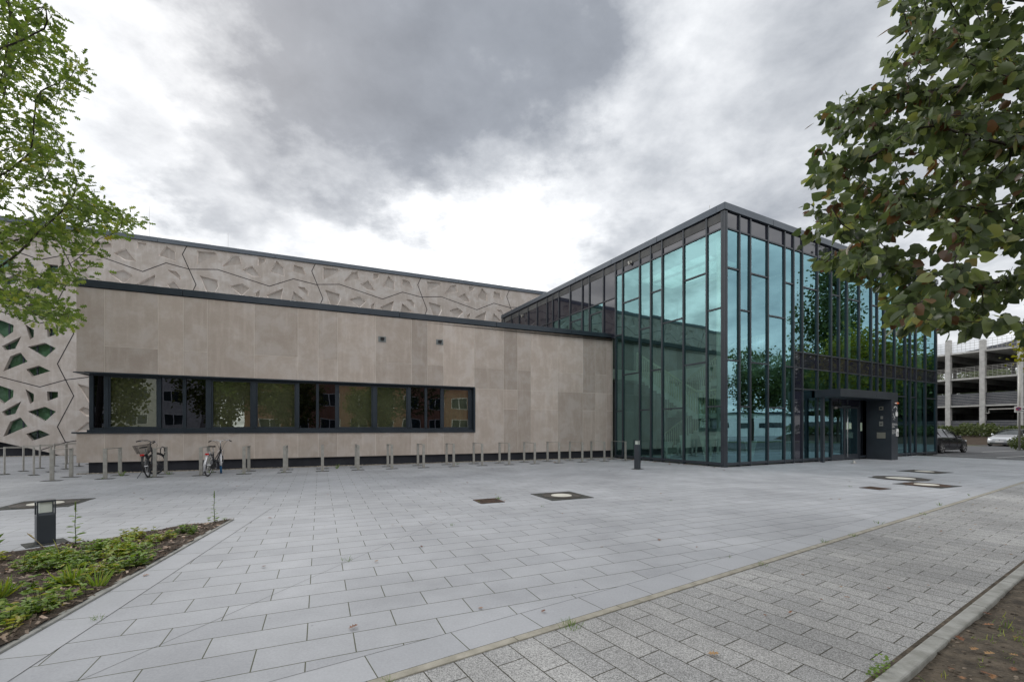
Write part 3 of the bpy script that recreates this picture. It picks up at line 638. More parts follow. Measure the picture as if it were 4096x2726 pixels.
for i, s_ in enumerate(LS):
    if s_ < .2: continue
    m_ = MB(); m_.box(FL, s_-.032, s_+.032, -.10, .04, 0 if s_ < 6.05 else 5.9, ZF0); obj('mullion', m_, M_ANTH, gb)
for s_ in RS:
    if s_ < .2: continue
    w_ = .032 if s_ != 12.29 else .07
    zb = 0 if not (8.0 < s_ < 9.8) else 2.6
    m_ = MB(); m_.box(FR, s_-w_, s_+w_, -.10, .04, zb, ZF0); obj('mullion', m_, M_ANTH, gb)
cp = MB(); cp.box(FR, .045, .13, -.10, .04, 0, ZF0); cp.box(FL, .045, .13, -.10, .04, 0, ZF0); cp.box(FR, -.035, .035, -.06, .03, 0, ZF0); cp.box(FR, -.015, .10, -.12, -.03, 0, ZF0); obj('corner_post', cp, M_ANTH, gb)
ep = MB(); ep.box(FR, 18.32, 18.40, -18.6, .04, 0, 9.6); ep.box(FR, .2, 18.32, -18.6, -18.5, 0, 9.6); obj('rear_wall', ep, M_ANTH, gb)
rb_ = MB(); rb_.box(FR, .0, .9, -18.6, -.09, 9.30, 9.60); rb_.box(FR, .9, 5.4, -2.6, -.09, 9.30, 9.60); rb_.box(FR, .9, 2.2, -7.4, -2.6, 9.30, 9.60); rb_.box(FR, .9, 5.4, -18.6, -7.4, 9.30, 9.60); rb_.box(FR, 5.4, 18.35, -18.6, -.09, 9.30, 9.60); obj('roof', rb_, M_CONCD, gb)  # roof slabs leave an added opening to let daylight onto the stair
sk_ = MB(); sk_.face([FR(2.2, -2.6, 9.45), FR(5.4, -2.6, 9.45), FR(5.4, -7.4, 9.45), FR(2.2, -7.4, 9.45)]); obj('added_skylight_pane', sk_, M_TEAL, gb, recalc=False)  # made-up skylight glazing, added to light the stair below
rt = MB(); s_ = -.06
for k in range(7):
    e = min(s_+2.99, 18.46); rt.box(FR, s_, e-.008, -.3, .07, ZF0+.03, ZF1); s_ += 3.0
s_ = .31
while s_ < 18.6:
    e = min(s_+2.99, 18.66); rt.box(FL, s_, e-.008, -.3, .07, ZF0+.03, ZF1); s_ += 3.0
rt.box(FL, -.06, .302, -.29, .0695, ZF0+.03, ZF1-.001)
obj('roof_edge', rt, M_FASC, gb, bevel=.006)
gap = MB(); gap.box(FR, .02, 18.3, -.25, -.05, 9.52, 9.69); gap.box(FL, .02, 18.6, -.25, -.05, 9.52, 9.69); obj('shadow_gap', gap, M_BLACK, gb)
rr_ = MB(); rr_.tube([FL(.8, -.2, 9.9), FL(.8, -.2, 10.25)], .008, 5); obj('lightning_rod', rr_, M_STEEL, gb)
for F_, a_, z_ in ((FL, 5.0, 9.34), (FL, 15.45, 9.2)):
    c_ = MB(); c_.box(F_, a_-.10, a_+.10, .0, .03, z_-.06, z_+.06); c_.box(F_, a_-.05, a_+.05, .03, .13, z_-.05, z_+.04); c_.tube([F_(a_, .08, z_-.05), F_(a_, .08, z_-.12)], .05, 10); obj('camera', c_, M_STEEL, gb, bevel=.008)
# inside
M_INT = noisy(mat('interior plaster', (.6, .6, .55), .9), (.58, .58, .54), (.68, .68, .62), .5)
M_FLOOR = mat('interior floor', (.10, .105, .10), .35)
fl = MB(); fl.box(FR, .15, 18.3, -18.4, -.12, -.04, .035); obj('floor', fl, M_FLOOR, gb)
f1 = MB(); f1.box(FR, 4.46, 18.3, -18.4, -.13, 4.12, 4.66); f1.box(FR, .2, 4.46, -18.4, -7.5, 4.12, 4.66); obj('upper_floor', f1, M_INT, gb)
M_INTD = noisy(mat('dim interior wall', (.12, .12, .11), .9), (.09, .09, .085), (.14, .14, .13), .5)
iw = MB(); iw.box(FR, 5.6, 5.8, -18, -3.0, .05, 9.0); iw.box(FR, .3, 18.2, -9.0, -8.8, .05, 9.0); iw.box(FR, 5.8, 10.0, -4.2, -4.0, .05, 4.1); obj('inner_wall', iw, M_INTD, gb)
for a_, o_ in ((.55, -.55), (5.3, -.85), (10.6, -.9), (15.6, -.9), (18.0, -.7)):
    c_ = MB(); p = FR(a_, o_, .03); c_.tube([p, p+Vector((0, 0, 9.0))], .17, 16); obj('column', c_, M_INT, gb, smooth=True)
st = MB(); M_STAIR = noisy(mat('stair concrete', (.6, .6, .55), .8), (.56, .56, .52), (.66, .66, .6), 1)
def flight(a0, z0, a1, z1, o0, o1):
    n_ = 14
    for k in range(n_):
        f0, f1_ = k/n_, (k+1)/n_; aa, ab = a0+(a1-a0)*f0, a0+(a1-a0)*f1_; zt = z0+(z1-z0)*f1_
        st.box(FL, min(aa, ab), max(aa, ab), o0, o1, z0+(z1-z0)*f0-.22, zt)
flight(5.6, .05, 2.2, 2.1, -3.9, -2.7); st.box(FL, .9, 2.2, -3.9, -1.2, 1.9, 2.1); flight(2.2, 2.1, 5.8, 4.3, -2.4, -1.2)
flight(6.6, 2.3, 2.3, 4.6, -5.4, -4.2); st.box(FL, .9, 2.3, -5.4, -4.2, 4.4, 4.62)
obj('staircase', st, M_STAIR, gb)
rl = MB()
def rail(a0, z0, a1, z1, o):
    rl.tube([FL(a0, o, z0+.95), FL(a1, o, z1+.95)], .05, 6)
    k = 0; n_ = max(2, int(abs(a1-a0)/.13))
    for k in range(n_+1):
        f = k/n_; a = a0+(a1-a0)*f; z = z0+(z1-z0)*f; rl.box(FL, a-.02, a+.02, o-.02, o+.02, z, z+.93)
rail(5.6, .1, 2.2, 2.15, -2.68); rail(2.2, 2.1, 5.8, 4.3, -1.18); rail(6.6, 2.4, 2.3, 4.62, -4.18); rail(2.3, 4.62, .9, 4.62, -4.18); rail(2.2, 2.1, .9, 2.1, -1.18)
obj('stair_railing', rl, noisy(mat('brass railing', (.50, .45, .28), .5), (.42, .40, .28), (.56, .52, .36), 3), gb)
cl_ = MB()
for k in range(5): cl_.box(FR, 1.5+k*2.2, 1.62+k*2.2, -5, -1.4, 8.6, 8.68)
obj('ceiling_baffle', cl_, M_INT, gb)
# entrance: canopy, pylon, post, doors
cn = MB(); cn.box(FR, 5.95, 8.98, .045, 1.05, 2.81, 3.14); cn.box(FR, 8.99, 11.0, .045, 1.05, 2.81, 3.14); obj('canopy', cn, M_ANTH, gb, bevel=.006)
cps = MB(); cps.box(FR, 5.99, 6.11, .24, .37, 0, 2.81); obj('canopy_post', cps, M_ANTH, gb, bevel=.006)
py_ = MB(); py_.box(FR, 10.38, 11.0, .05, 1.05, 0.0, 1.42); py_.box(FR, 10.38, 11.0, .05, 1.05, 1.43, 2.81); pyl = obj('entrance_pylon', py_, M_ANTH, gb, bevel=.005)
M_BRUSH = noisy(mat('steel plate', (.40, .37, .31), .4, .5), (.32, .30, .25), (.42, .39, .33), 12)
def plate(nm, o, z, w, h, m_, d=.012):
    b_ = MB(); b_.box(FR, 10.38-d, 10.379, o-w/2, o+w/2, z-h/2, z+h/2); return obj(nm, b_, m_, pyl, bevel=.003)
plate('loudspeaker', .65, 2.42, .17, .17, M_BRUSH); plate('card_reader', .68, 1.98, .09, .14, M_STEEL, .03); plate('intercom', .65, 1.69, .15, .22, M_STEEL, .015); plate('letter_box', .65, 1.14, .34, .28, M_BRUSH)
b_ = MB(); b_.lathe([(0, 0), (.045, 0), (.045, .006), (0, .006)], Matrix.Translation(FR(10.365, .65, 2.42)) @ (-UR).to_3d().to_track_quat('Z', 'Y').to_matrix().to_4x4(), 14); obj('grille', b_, M_BLACK, pyl)
b_ = MB(); b_.box(FR, 10.36, 10.364, .60, .70, 1.66, 1.69); obj('slot', b_, M_BLACK, pyl)
FO = 1.052
def onface(shape_pts, nm='emblem', m_=M_WHITE, d=.004):
    b_ = MB()
    for P_ in shape_pts:
        b_.prism(P_, FO, FO+d, F=lambda x, y, z: FR(x, z, y))
    return obj(nm, b_, m_, pyl)
def circ(x, y, r, n_=10): return [(x+r*math.cos(6.2832*k/n_), y+r*math.sin(6.2832*k/n_)) for k in range(n_)]
def arcs(x, y, r, w, a0, a1, n_=8):
    P_ = [(x+r*math.cos(R(a0+(a1-a0)*k/n_)), y+r*math.sin(R(a0+(a1-a0)*k/n_))) for k in range(n_+1)]
    return P_+[(x+(r-w)*math.cos(R(a1-(a1-a0)*k/n_)), y+(r-w)*math.sin(R(a1-(a1-a0)*k/n_))) for k in range(n_+1)]
ex, ey = 10.86, 2.17
em = [[(10.75, 2.07), (10.79, 2.03), (10.83, 2.03), (10.83, 2.06), (10.89, 2.06), (10.89, 2.03), (10.93, 2.03), (10.97, 2.07), (10.97, 2.25), (10.925, 2.25), (10.925, 2.21), (10.885, 2.21), (10.885, 2.32), (10.86, 2.35), (10.835, 2.32), (10.835, 2.21), (10.795, 2.21), (10.795, 2.25), (10.75, 2.25)]]
for a in (165, 185, 205, 215, 235): pass
em += [circ(10.47, 2.33, .016), circ(10.47, 2.14, .016), circ(10.50, 2.00, .016), circ(10.57, 1.91, .016), circ(10.65, 1.88, .016)]
for k in range(7): em.append(arcs(10.74, 2.33, .19, .045, 150-k*19, 150-k*19-14, 3))
for k in range(6): em.append(arcs(10.86, 2.22, .33, .045, 188+k*9, 188+k*9+6.5, 2))
onface(em)
Mtx = Matrix((( UR.x, 0, -UL.x, 0), (UR.y, 0, -UL.y, 0), (0, 1, 0, 0), (0, 0, 0, 1)))
def text(body, F, s_, o, z, size, m_, parent, mtx=Mtx, name='lettering', align='LEFT'):
    c_ = bpy.data.curves.new(name, 'FONT'); c_.body = body; c_.size = size; c_.extrude = .001; c_.align_x = align; c_.materials.append(m_)
    tmp = bpy.data.objects.new(name, c_); me_ = bpy.data.meshes.new_from_object(tmp); bpy.data.objects.remove(tmp); o_ = bpy.data.objects.new(name, me_); COL.objects.link(o_); P = F(s_, o, z); M_ = mtx.copy(); M_.translation = P; attach(o_, parent); o_.matrix_basis = M_; return o_
for body, z_ in (('Kommunen und', 1.675), ('Gemeinschaftsräume', 1.625), ('Zentrale', 1.555), ('Sporthalle', 1.505), ('Öffnungs-', 1.37), ('zeiten der', 1.315), ('Anmeldung im', 1.26), ('Foyer', 1.21)): text(body, FR, 10.43, FO+.001, z_, .062, M_WHITE, pyl)
nbx = MB(); nbx.box(FR, 10.79, 10.99, FO, FO+.03, 1.10, 1.45); nb_ = obj('notice_box', nbx, M_WHITE, pyl, bevel=.004); text('8', FR, 10.84, FO+.032, 1.14, .26, M_ANTH, nb_)
lp = MB(); lp.tube([FR(10.60, FO+.05, 2.64), FR(10.70, FO+.05, 2.64)], .03, 12); lw = obj('signal_lamp', lp, M_WHITE, pyl, smooth=True)
lp = MB(); lp.tube([FR(10.70, FO+.05, 2.64), FR(10.79, FO+.05, 2.64)], .048, 12); obj('orange_lens', lp, M_ORANGE, lw, smooth=True)
lp = MB(); lp.tube([FR(10.79, FO+.05, 2.64), FR(10.87, FO+.05, 2.64), FR(10.89, FO+.05, 2.64)], [.048, .046, .02], 12); obj('red_lens', lp, M_RED, lw, smooth=True)
def leaf_door(a0, a1, hinge_side):
    d_ = MB(); w = .085; zt = 2.50
    for b_ in ((a0, a1, .03, .27), (a0, a1, zt-.09, zt), (a0, a0+w, .27, zt-.09), (a1-w, a1, .27, zt-.09)): d_.box(FR, b_[0], b_[1], -.045, .015, b_[2], b_[3])
    q = obj('door', d_, M_ANTH, gb, bevel=.004); p_ = MB(); p_.face([FR(a0+w, -.012, .27), FR(a1-w, -.012, .27), FR(a1-w, -.012, zt-.09), FR(a0+w, -.012, zt-.09)]); obj('pane', p_, M_TEALR, q, recalc=False); return q
d1 = leaf_door(7.40, 8.50, 0); d2 = leaf_door(8.515, 9.74, 1)
hd = MB(); hd.tube([FR(8.57, .085, .16), FR(8.57, .085, 2.42)], .024, 10)
for z_ in (.3, 2.25): hd.tube([FR(8.57, .02, z_), FR(8.57, .085, z_)], .012, 6)
obj('handle', hd, M_CHROME, d2, smooth=True)
for a_, z0, z1, dd in ((8.75, 1.42, 1.76, d2), (9.02, 1.45, 1.72, d2)):
    p_ = MB(); p_.box(FR, a_-.11, a_+.11, -.010, -.006, z0, z1); obj('notice', p_, mat('paper', (.50, .62, .48), .8), dd)
p_ = MB(); p_.box(FR, 7.52, 7.72, .016, .09, 2.36, 2.45); obj('closer', p_, M_STEEL, d1, bevel=.01)
hdx = MB(); hdx.box(FR, 7.37, 9.78, -.04, .012, 2.52, 3.12); obj('door_header', hdx, M_VIOLET, gb)
p_ = MB(); p_.box(FR, 9.95, 10.12, -.012, -.008, 1.35, 1.75); obj('notice', p_, bpy.data.materials['paper'], gb)
df = MB(); df.box(FR, 5.0, 10.3, -3.6, -3.5, .04, 4.1); obj('lobby_wall', df, M_WIND, gb)
sl = MB(); sp0 = Vector((14.42, 18.62, 0)); sl.lathe([(0, 0), (.11, 0), (.11, .02), (.05, .03), (.05, .09), (.03, .11), (0, .112)], Matrix.Translation(sp0), 16)
tag(obj('door_stop', sl, M_STEEL, smooth=True), 'small domed steel door stop on the paving before the entrance', 'door stop')
tp_ = [(FL(3.4, -.75, .035), .82, .3), (FL(2.45, -.75, .035), 1.12, .34), (FL(1.35, -.8, .035), 1.12, .46), (FR(1.1, -.9, .035), 1.05, .34), (FR(2.9, -.9, .035), .9, .34)]
for (p, h_, w_), lb in zip(tp_, ('lowest pale tapered pedestal behind the stair-side glass', 'middle-height pale tapered pedestal behind the stair-side glass', 'widest pale tapered pedestal nearest the glass corner', 'pale tapered pedestal first behind the entrance-side glass', 'pale tapered pedestal second behind the entrance-side glass')):
    t_ = thing('pedestal_table', tuple(p), lb, 'pedestal', 'tapered pedestals inside the glass building'); b_ = MB()
    v8 = []
    for z_, k_ in ((0, .28), (h_-.02, 1)):
        for sx, sy in ((-1, -1), (1, -1), (1, 1), (-1, 1)): v8.append(p+Vector((*(UL*sx*w_*.5*k_), z_))+Vector((*(UR*sy*w_*.5*k_), 0)))
    b_.v = [tuple(q) for q in v8]; b_.f = [(0, 1, 2, 3), (4, 5, 6, 7), (0, 1, 5, 4), (1, 2, 6, 5), (2, 3, 7, 6), (3, 0, 4, 7)]; b_.t = [0]*6
    obj('base', b_, M_INT, t_); b2 = MB(); b2.box(lambda x, y, z: Vector((*(Vector((p.x, p.y))+UL*x+UR*y), z)), -w_*.52, w_*.52, -w_*.52, w_*.52, h_+.016, h_+.05); obj('top', b2, M_INT, t_)

# ================================================================== BIKE STANDS, BOLLARDS, COVERS
def make_stand():
    t_ = thing('bike_stand', (0, 0, 0), '', 'bike stand', '')
    for y in (-.52, .52):
        b_ = MB(); b_.box(F0, -.045, .045, y-.02, y+.02, -.02, .858); obj('post', b_, M_STEEL, t_, bevel=.003)
        b_ = MB(); b_.box(F0, -.21, .21, y-.11, y+.11, -.03, .0065); obj('sett_patch', b_, M_COBBLE, t_)
    b_ = MB(); b_.box(F0, -.045, .045, -.54, .54, .859, .874); obj('top_bar', b_, M_STEEL, t_, bevel=.003); return t_
st0 = make_stand(); ords = ['first', 'second', 'third', 'fourth', 'fifth', 'sixth', 'seventh', 'eighth', 'ninth', 'tenth', 'eleventh', 'twelfth', 'thirteenth', 'fourteenth', 'fifteenth', 'sixteenth', 'seventeenth', 'eighteenth']
angV = math.atan2(V.y, V.x)-R(90); first = True
sA = Vector((-12.85, 12.32)); 
for k in range(18):
    c_ = sA+U*(1.158*k)+V*.54
    o_ = st0 if first else copy_tree(st0); first = False
    o_.location = (c_.x, c_.y, 0); o_.rotation_euler = (0, 0, angV)
    extra = {0: ', at the wing corner', 2: ', with the black basket bicycle', 3: ', with the silver-fendered bicycle', 17: ', in front of the glass wall'}.get(k, ' by the wall')
    o_['label'] = f'steel bike stand, {ords[k]} from left in the long row' + extra; o_['group'] = 'bike stands in the long row'
for k in range(6):
    p = Vector((-15.02, 13.84))+Vector((-.587, 1.077))*k - RD*.5
    o_ = copy_tree(st0); o_.location = (p.x, p.y, 0); o_.rotation_euler = (0, 0, math.atan2(RD.y, RD.x)-R(90))
    o_['label'] = f'steel bike stand beside the tall hall, {ords[k]} counted from the nearest'; o_['group'] = 'bike stands beside the hall'
def bollard(loc, rz, h, label, w=.16, d=.13, two=False):
    t_ = thing('bollard_light', loc, label, 'bollard light', 'bollard lights'); Mr = Matrix.Rotation(rz, 3, 'Z'); P = Vector(loc)
    F = lambda x, y, z: P + Mr @ Vector((x, y, z)); zc = h-.185
    b_ = MB(); b_.box(F, -w/2, w/2, -d/2, d/2, 0, zc); obj('post', b_, M_ANTH, t_, bevel=.004)
    c_ = MB(); c_.box(F, -w/2, w/2, -d/2, d/2, h-.022, h)
    for sx in (-1, 1):
        for sy in (-1, 1): c_.box(F, *sorted((sx*w/2, sx*(w/2-.014))), *sorted((sy*d/2, sy*(d/2-.014))), zc+.001, h-.023)
    for sgn in (-1, 1):                                       # sloping collar below the lens
        c_.face([F(-w/2, sgn*d/2, zc+.0), F(w/2, sgn*d/2, zc), F(w/2-.03, sgn*(d/2-.03), zc+.03), F(-w/2+.03, sgn*(d/2-.03), zc+.03)])
        c_.face([F(sgn*w/2, -d/2, zc+.0), F(sgn*w/2, d/2, zc), F(sgn*(w/2-.03), (d/2-.03), zc+.03), F(sgn*(w/2-.03), -(d/2-.03), zc+.03)])
    obj('hood', c_, M_ANTH, t_)
    l_ = MB(); l_.box(F, -w/2+.03, w/2-.03, -d/2+.03, d/2-.03, zc+.01, h-.023); obj('lens', l_, noisy(mat('frosted lens', (.72, .76, .70), .4), (.62, .68, .62), (.72, .76, .70), 3), t_)
    p_ = MB(); p_.box(F, -.19, .19, -.16, .16, -.03, .008); obj('sett_patch', p_, M_COBBLE, t_)
    return t_
bollard((-5.92, 5.60, 0), math.atan2(RD.y, RD.x), .55, 'short dark bollard light with frosted lens beside the planting bed', .17, .13)
bollard((4.53, 15.95, 0), R(28)+R(17), 1.045, 'tall dark bollard light with two lit-looking lenses before the glass wall', .17, .17)
def ground_plate(nm, c, half, ang, label, cat, ring=None, disc=.0, grp='round covers in square sett frames'):
    t_ = thing(nm, (c[0], c[1], 0), label, cat, grp); ca, sa = math.cos(ang), math.sin(ang)
    F = lambda x, y, z: Vector((c[0]+ca*x-sa*y, c[1]+sa*x+ca*y, z))
    b_ = MB(); b_.box(F, -half, half, -half, half, -.02, .0075); obj('sett_frame', b_, M_COBBLE, t_)
    T = Matrix.Translation((c[0], c[1], .0078)); r_ = MB()
    R_ = disc*1.75
    r_.lathe([(disc+.01, .0), (disc+.01, .008), (disc*1.18, .008), (disc*1.2, .004), (disc*1.35, .004), (disc*1.37, .009), (disc*1.5, .009), (disc*1.52, .003), (R_, .003), (R_, .009), (R_*1.06, .009), (R_*1.06, 0)], T, 40); obj('ring', r_, ring or M_IRON, t_)
    d_ = MB(); d_.lathe([(0, .010), (disc*.98, .010), (disc, .0)], T, 40); obj('cover', d_, M_DISC, t_)
    return t_
AUu = AU
ground_plate('manhole_cover', (1.07, 9.56), .50, AUu, 'square sett frame with a cream round cover in the middle of the plaza', 'manhole cover', None, .225)
ground_plate('manhole_cover', (-9.0, 8.52), .55, AUu, 'sett frame with a cream round cover behind the short bollard light', 'manhole cover', None, .26)
ground_plate('manhole_cover', (13.95, 14.93), .54, AUu, 'sett frame with a cream cover farthest away, nearest the entrance pylon', 'manhole cover', None, .25)
ground_plate('manhole_cover', (11.33, 12.88), .54, AUu, 'sett frame with the largest cream cover, middle one before the entrance', 'manhole cover', None, .34)
ground_plate('manhole_cover', (10.70, 11.40), .50, AUu, 'sett frame with a rusty red ring round its cream cover', 'manhole cover', M_RUST, .25)
def gully(c, w, d, label):
    t_ = thing('drain_grate', (c[0], c[1], 0), label, 'drain grate', 'rusty drain grates'); ca, sa = math.cos(AU), math.sin(AU)
    F = lambda x, y, z: Vector((c[0]+ca*x-sa*y, c[1]+sa*x+ca*y, z))
    b_ = MB(); b_.box(F, -w, w, -d, d, -.03, .006); obj('pit', b_, M_BLACK, t_)
    b_ = MB()
    for a in (-1, 1): b_.box(F, *sorted((a*w, a*(w-.03))), -d, d, .0065, .012); b_.box(F, -w+.03, w-.03, *sorted((a*d, a*(d-.03))), .0065, .012)
    y = -d+.05
    while y < d-.05: b_.box(F, -w+.031, w-.031, y, y+.022, .0065, .0115); y += .045
    obj('bars', b_, M_RUST, t_)
gully((-.47, 8.87), .25, .25, 'rusty drain grate with weeds in its corners, left of the middle cover')
gully((8.85, 10.76), .24, .22, 'rusty slotted drain grate left of the rusty-ringed cover')

# ------------------------------------------------------------------ bicycles
def bicycle(loc, ang, steer, label, frame_m, fender_m, bar_m, basket, blue=False, lean=0.0, stepthru=False, silver=False):
    t_ = thing('bicycle', (*loc, 0), label, 'bicycle', 'parked bicycles')
    B = Matrix.Translation((*loc, 0)) @ Matrix.Rotation(ang, 4, 'Z') @ Matrix.Rotation(lean, 4, 'X')
    X = lambda x, y, z: B @ Vector((x, y, z)); r = .345
    HB = Vector((.98, 0, .62)); HT = Vector((.90, 0, .86)); ax = (HT-HB).normalized()
    FW_ = Vector((1.09, 0, r)); S = Matrix.Translation(HB) @ Matrix.Rotation(steer, 4, ax) @ Matrix.Translation(-HB)
    XS = lambda x, y, z: B @ (S @ Vector((x, y, z)))
    def T(pts, rad, F=X, n=8): m = MB(); m.tube([F(*p) for p in pts], rad, n); return m
    def cat(*ms):
        o = MB()
        for m in ms:
            b = len(o.v); o.v += m.v; o.f += [tuple(b+i for i in f) for f in m.f]; o.t += m.t
        return o
    bb_ = (.46, 0, .28); seatc = (.28, 0, .72)
    tubes = [T([bb_, seatc], .017), T([bb_, (.93, 0, .66)], .022)]
    tubes.append(T([(.40, 0, .45), (.92, 0, .74)], .017) if stepthru else T([(.30, 0, .68), (.915, 0, .80)], .017))
    tubes.append(T([(.97, 0, .60), (.89, 0, .88)], .024))
    for y in (-.055, .055): tubes += [T([(0, y, r), bb_], .010), T([(0, y, r), (.30, y*.4, .66)], .009)]
    obj('frame', cat(*tubes), frame_m, t_, smooth=True)
    obj('fork', cat(T([(1.09, -.05, r), (1.01, -.05, .55), (.975, 0, .63)], .012, XS), T([(1.09, .05, r), (1.01, .05, .55), (.975, 0, .63)], .012, XS), T([(.93, 0, .77), (.89, 0, .89)], .014, XS)), frame_m, t_, smooth=True)
    def wheel(F, cx):
        w = obj('wheel', T([(cx, -.05, r), (cx, .05, r)], .022, F, 10), M_CHROME, t_)
        m = MB(); ring = [(cx+(r-.018)*math.cos(a*math.pi/18), 0, r+(r-.018)*math.sin(a*math.pi/18)) for a in range(37)]; m.tube([F(*p) for p in ring], .018, 7, cap=False); obj('tyre', m, M_RUBBER, w, smooth=True)
        m = MB(); ring = [(cx+(r-.045)*math.cos(a*math.pi/18), 0, r+(r-.045)*math.sin(a*math.pi/18)) for a in range(37)]; m.tube([F(*p) for p in ring], .011, 6, cap=False); obj('rim', m, M_CHROME if silver else M_ANTH, w, smooth=True)
        m = MB()
        for a in range(24):
            w_ = a*math.pi/12; m.tube([F(cx+.02*math.cos(w_+1), (-.03, .03)[a % 2], r+.02*math.sin(w_+1)), F(cx+(r-.05)*math.cos(w_), 0, r+(r-.05)*math.sin(w_))], .0016, 3)
        obj('spokes', m, M_CHROME, w)
        return w
    wheel(X, 0); wheel(XS, 1.09)
    def fender(F, cx, a0, a1, m_):
        m = MB(); n_ = 14; P_ = []
        for k in range(n_+1):
            a = R(a0+(a1-a0)*k/n_); c_, s_ = math.cos(a), math.sin(a)
            P_.append([F(cx+(r+.016-abs(y)*.25)*c_, y, r+(r+.016-abs(y)*.25)*s_) for y in (-.03, -.015, 0, .015, .03)])
        for k in range(n_):
            for j in range(4): m.face([P_[k][j], P_[k+1][j], P_[k+1][j+1], P_[k][j+1]])
        return obj('fender', m, m_, t_, smooth=True, recalc=False)
    fender(X, 0, 50, 205, fender_m); fender(XS, 1.09, 20, 190, fender_m)
    if blue: fender(XS, 1.09, 195, 262, M_BLUE)
    sp_ = cat(T([seatc, (.24, 0, .86)], .013)); sp2 = obj('seat_post', sp_, M_CHROME, t_)
    sd_ = MB(); n_ = 9
    for i in range(n_):
        f = i/(n_-1); x = .08+.30*f; w = .085*(1-f)**.7+.018; z = .905-.02*math.sin(f*3.14)
        for j in range(7):
            a = math.pi*j/6; sd_.v.append(tuple(X(x, w*math.cos(a), z+.028*math.sin(a))))
    for i in range(n_-1):
        for j in range(6): q = i*7+j; sd_.f.append((q, q+1, q+8, q+7)); sd_.t.append(0)
    sd_.f.append(tuple(range(7))); sd_.t.append(0); sd_.f.append(tuple(range((n_-1)*7, n_*7))); sd_.t.append(0)
    for i in range(n_-1): sd_.f.append((i*7, i*7+7, i*7+13, i*7+6)); sd_.t.append(0)
    obj('saddle', sd_, M_BLACK, t_, smooth=True)
    stm = T([(.89, 0, .88), (.865, 0, 1.02), (.90, 0, 1.05)], .013, XS)
    hb_ = T([(.70, -.29, 1.05), (.80, -.24, 1.08), (.90, -.12, 1.09), (.90, 0, 1.05), (.90, .12, 1.09), (.80, .24, 1.08), (.70, .29, 1.05)], .012, XS)
    h_ = obj('handlebar', cat(stm, hb_), bar_m, t_, smooth=True)
    for y in (-1, 1):
        obj('grip', T([(.79, y*.245, 1.077), (.68, y*.30, 1.045)], .018, XS), M_BLACK, h_, smooth=True)
    obj('brake_lever', cat(T([(.84, .23, 1.08), (.80, .30, 1.03)], .006, XS), T([(.84, -.23, 1.08), (.80, -.30, 1.03)], .006, XS)), M_CHROME, h_)
    obj('cable', cat(T([(.85, .2, 1.07), (1.0, .1, 1.0), (.98, .03, .78)], .004, XS, 5), T([(.85, -.2, 1.07), (1.02, -.1, .95), (.97, -.03, .75)], .004, XS, 5)), M_BLACK, t_)
    cr_ = cat(T([(.46, -.07, .28), (.46, .07, .28)], .014), T([(.46, .07, .28), (.56, .075, .15)], .009), T([(.46, -.07, .28), (.36, -.075, .41)], .009))
    m = MB(); m.lathe([(.02, -.002), (.085, -.002), (.085, .002), (.02, .002)], B @ Matrix.Translation((.46, -.052, .28)) @ Matrix.Rotation(R(90), 4, 'X'), 24); obj('crankset', cat(cr_, m), M_CHROME if silver else M_ANTH, t_)
    for p in ((.56, .12, .15), (.36, -.12, .41)):
        m = MB(); m.box(lambda x, y, z: X(p[0]+x, p[1]+y, p[2]+z), -.04, .04, -.045, .045, -.012, .012); obj('pedal', m, M_BLACK, t_)
    ch = MB(); ch.box(X, .0, .47, -.062, -.050, .24, .37) if not stepthru else ch.box(X, -.02, .50, -.066, -.048, .235, .38); obj('chain_guard', ch, M_BLACK, t_, bevel=.01)
    rk = cat(T([(-.20, -.06, .73), (.26, -.06, .73)], .006), T([(-.20, .06, .73), (.26, .06, .73)], .006), T([(0, -.07, r), (-.12, -.06, .73)], .006), T([(0, .07, r), (-.12, .06, .73)], .006), T([(-.20, -.06, .73), (-.20, .06, .73)], .006), T([(0, -.06, .73), (0, .06, .73)], .006))
    obj('rear_rack', rk, M_CHROME if silver else M_ANTH, t_)
    m = MB(); m.box(X, -.235, -.205, -.05, .05, .665, .715); obj('rear_light', m, M_RED, t_, bevel=.006)
    m = MB(); m.tube([X(.42, .08, .27), X(.36, .26, .012)] if lean >= 0 else [X(.02, .06, .30), X(-.10, .26, .02)], .010, 6); obj('kickstand', m, M_ANTH, t_)
    if basket:
        m = MB(); cx, z0, z1 = -.02, .745, .98; nx_, nz_ = 14, 7
        def P4(f, k):                                           # k 0..1 height, f 0..4 perimeter
            w0, w1 = .12+.05*k, .17+.06*k; f = f % 4; s = int(f); u = f-s
            c4 = [(-w1, -w0), (w1, -w0), (w1, w0), (-w1, w0)]; a, b = c4[s], c4[(s+1) % 4]
            return X(cx+a[0]+(b[0]-a[0])*u, a[1]+(b[1]-a[1])*u, z0+(z1-z0)*k)
        for k in range(9): m.tube([P4(i, k/8) for i in range(4)]+[P4(0, k/8)], .0028 if k < 8 else .008, 4)
        for i in range(48): m.tube([P4(i/12, 0), P4(i/12, 1)], .0022, 3)
        for i in range(12): m.tube([P4(.04+i/13, 0), P4(3-.04-i/13, 0)], .0022, 3)
        obj('basket', m, M_BLACK, t_)
    else:
        m = MB(); m.box(XS, 1.02, 1.07, -.03, .03, .72, .78); obj('front_light', m, M_BLACK, t_, bevel=.008)
        m = MB(); m.tube([XS(1.11, -.06, r), XS(1.16, -.08, .74), XS(1.0, -.05, .78)], .006, 6); m.tube([XS(1.11, .06, r), XS(1.16, .08, .74), XS(1.0, .05, .78)], .006, 6); m.tube([XS(1.16, -.08, .74), XS(1.16, .08, .74)], .006, 6); obj('front_rack', m, M_CHROME, t_)
    return t_
angb = math.atan2(V.y, V.x)
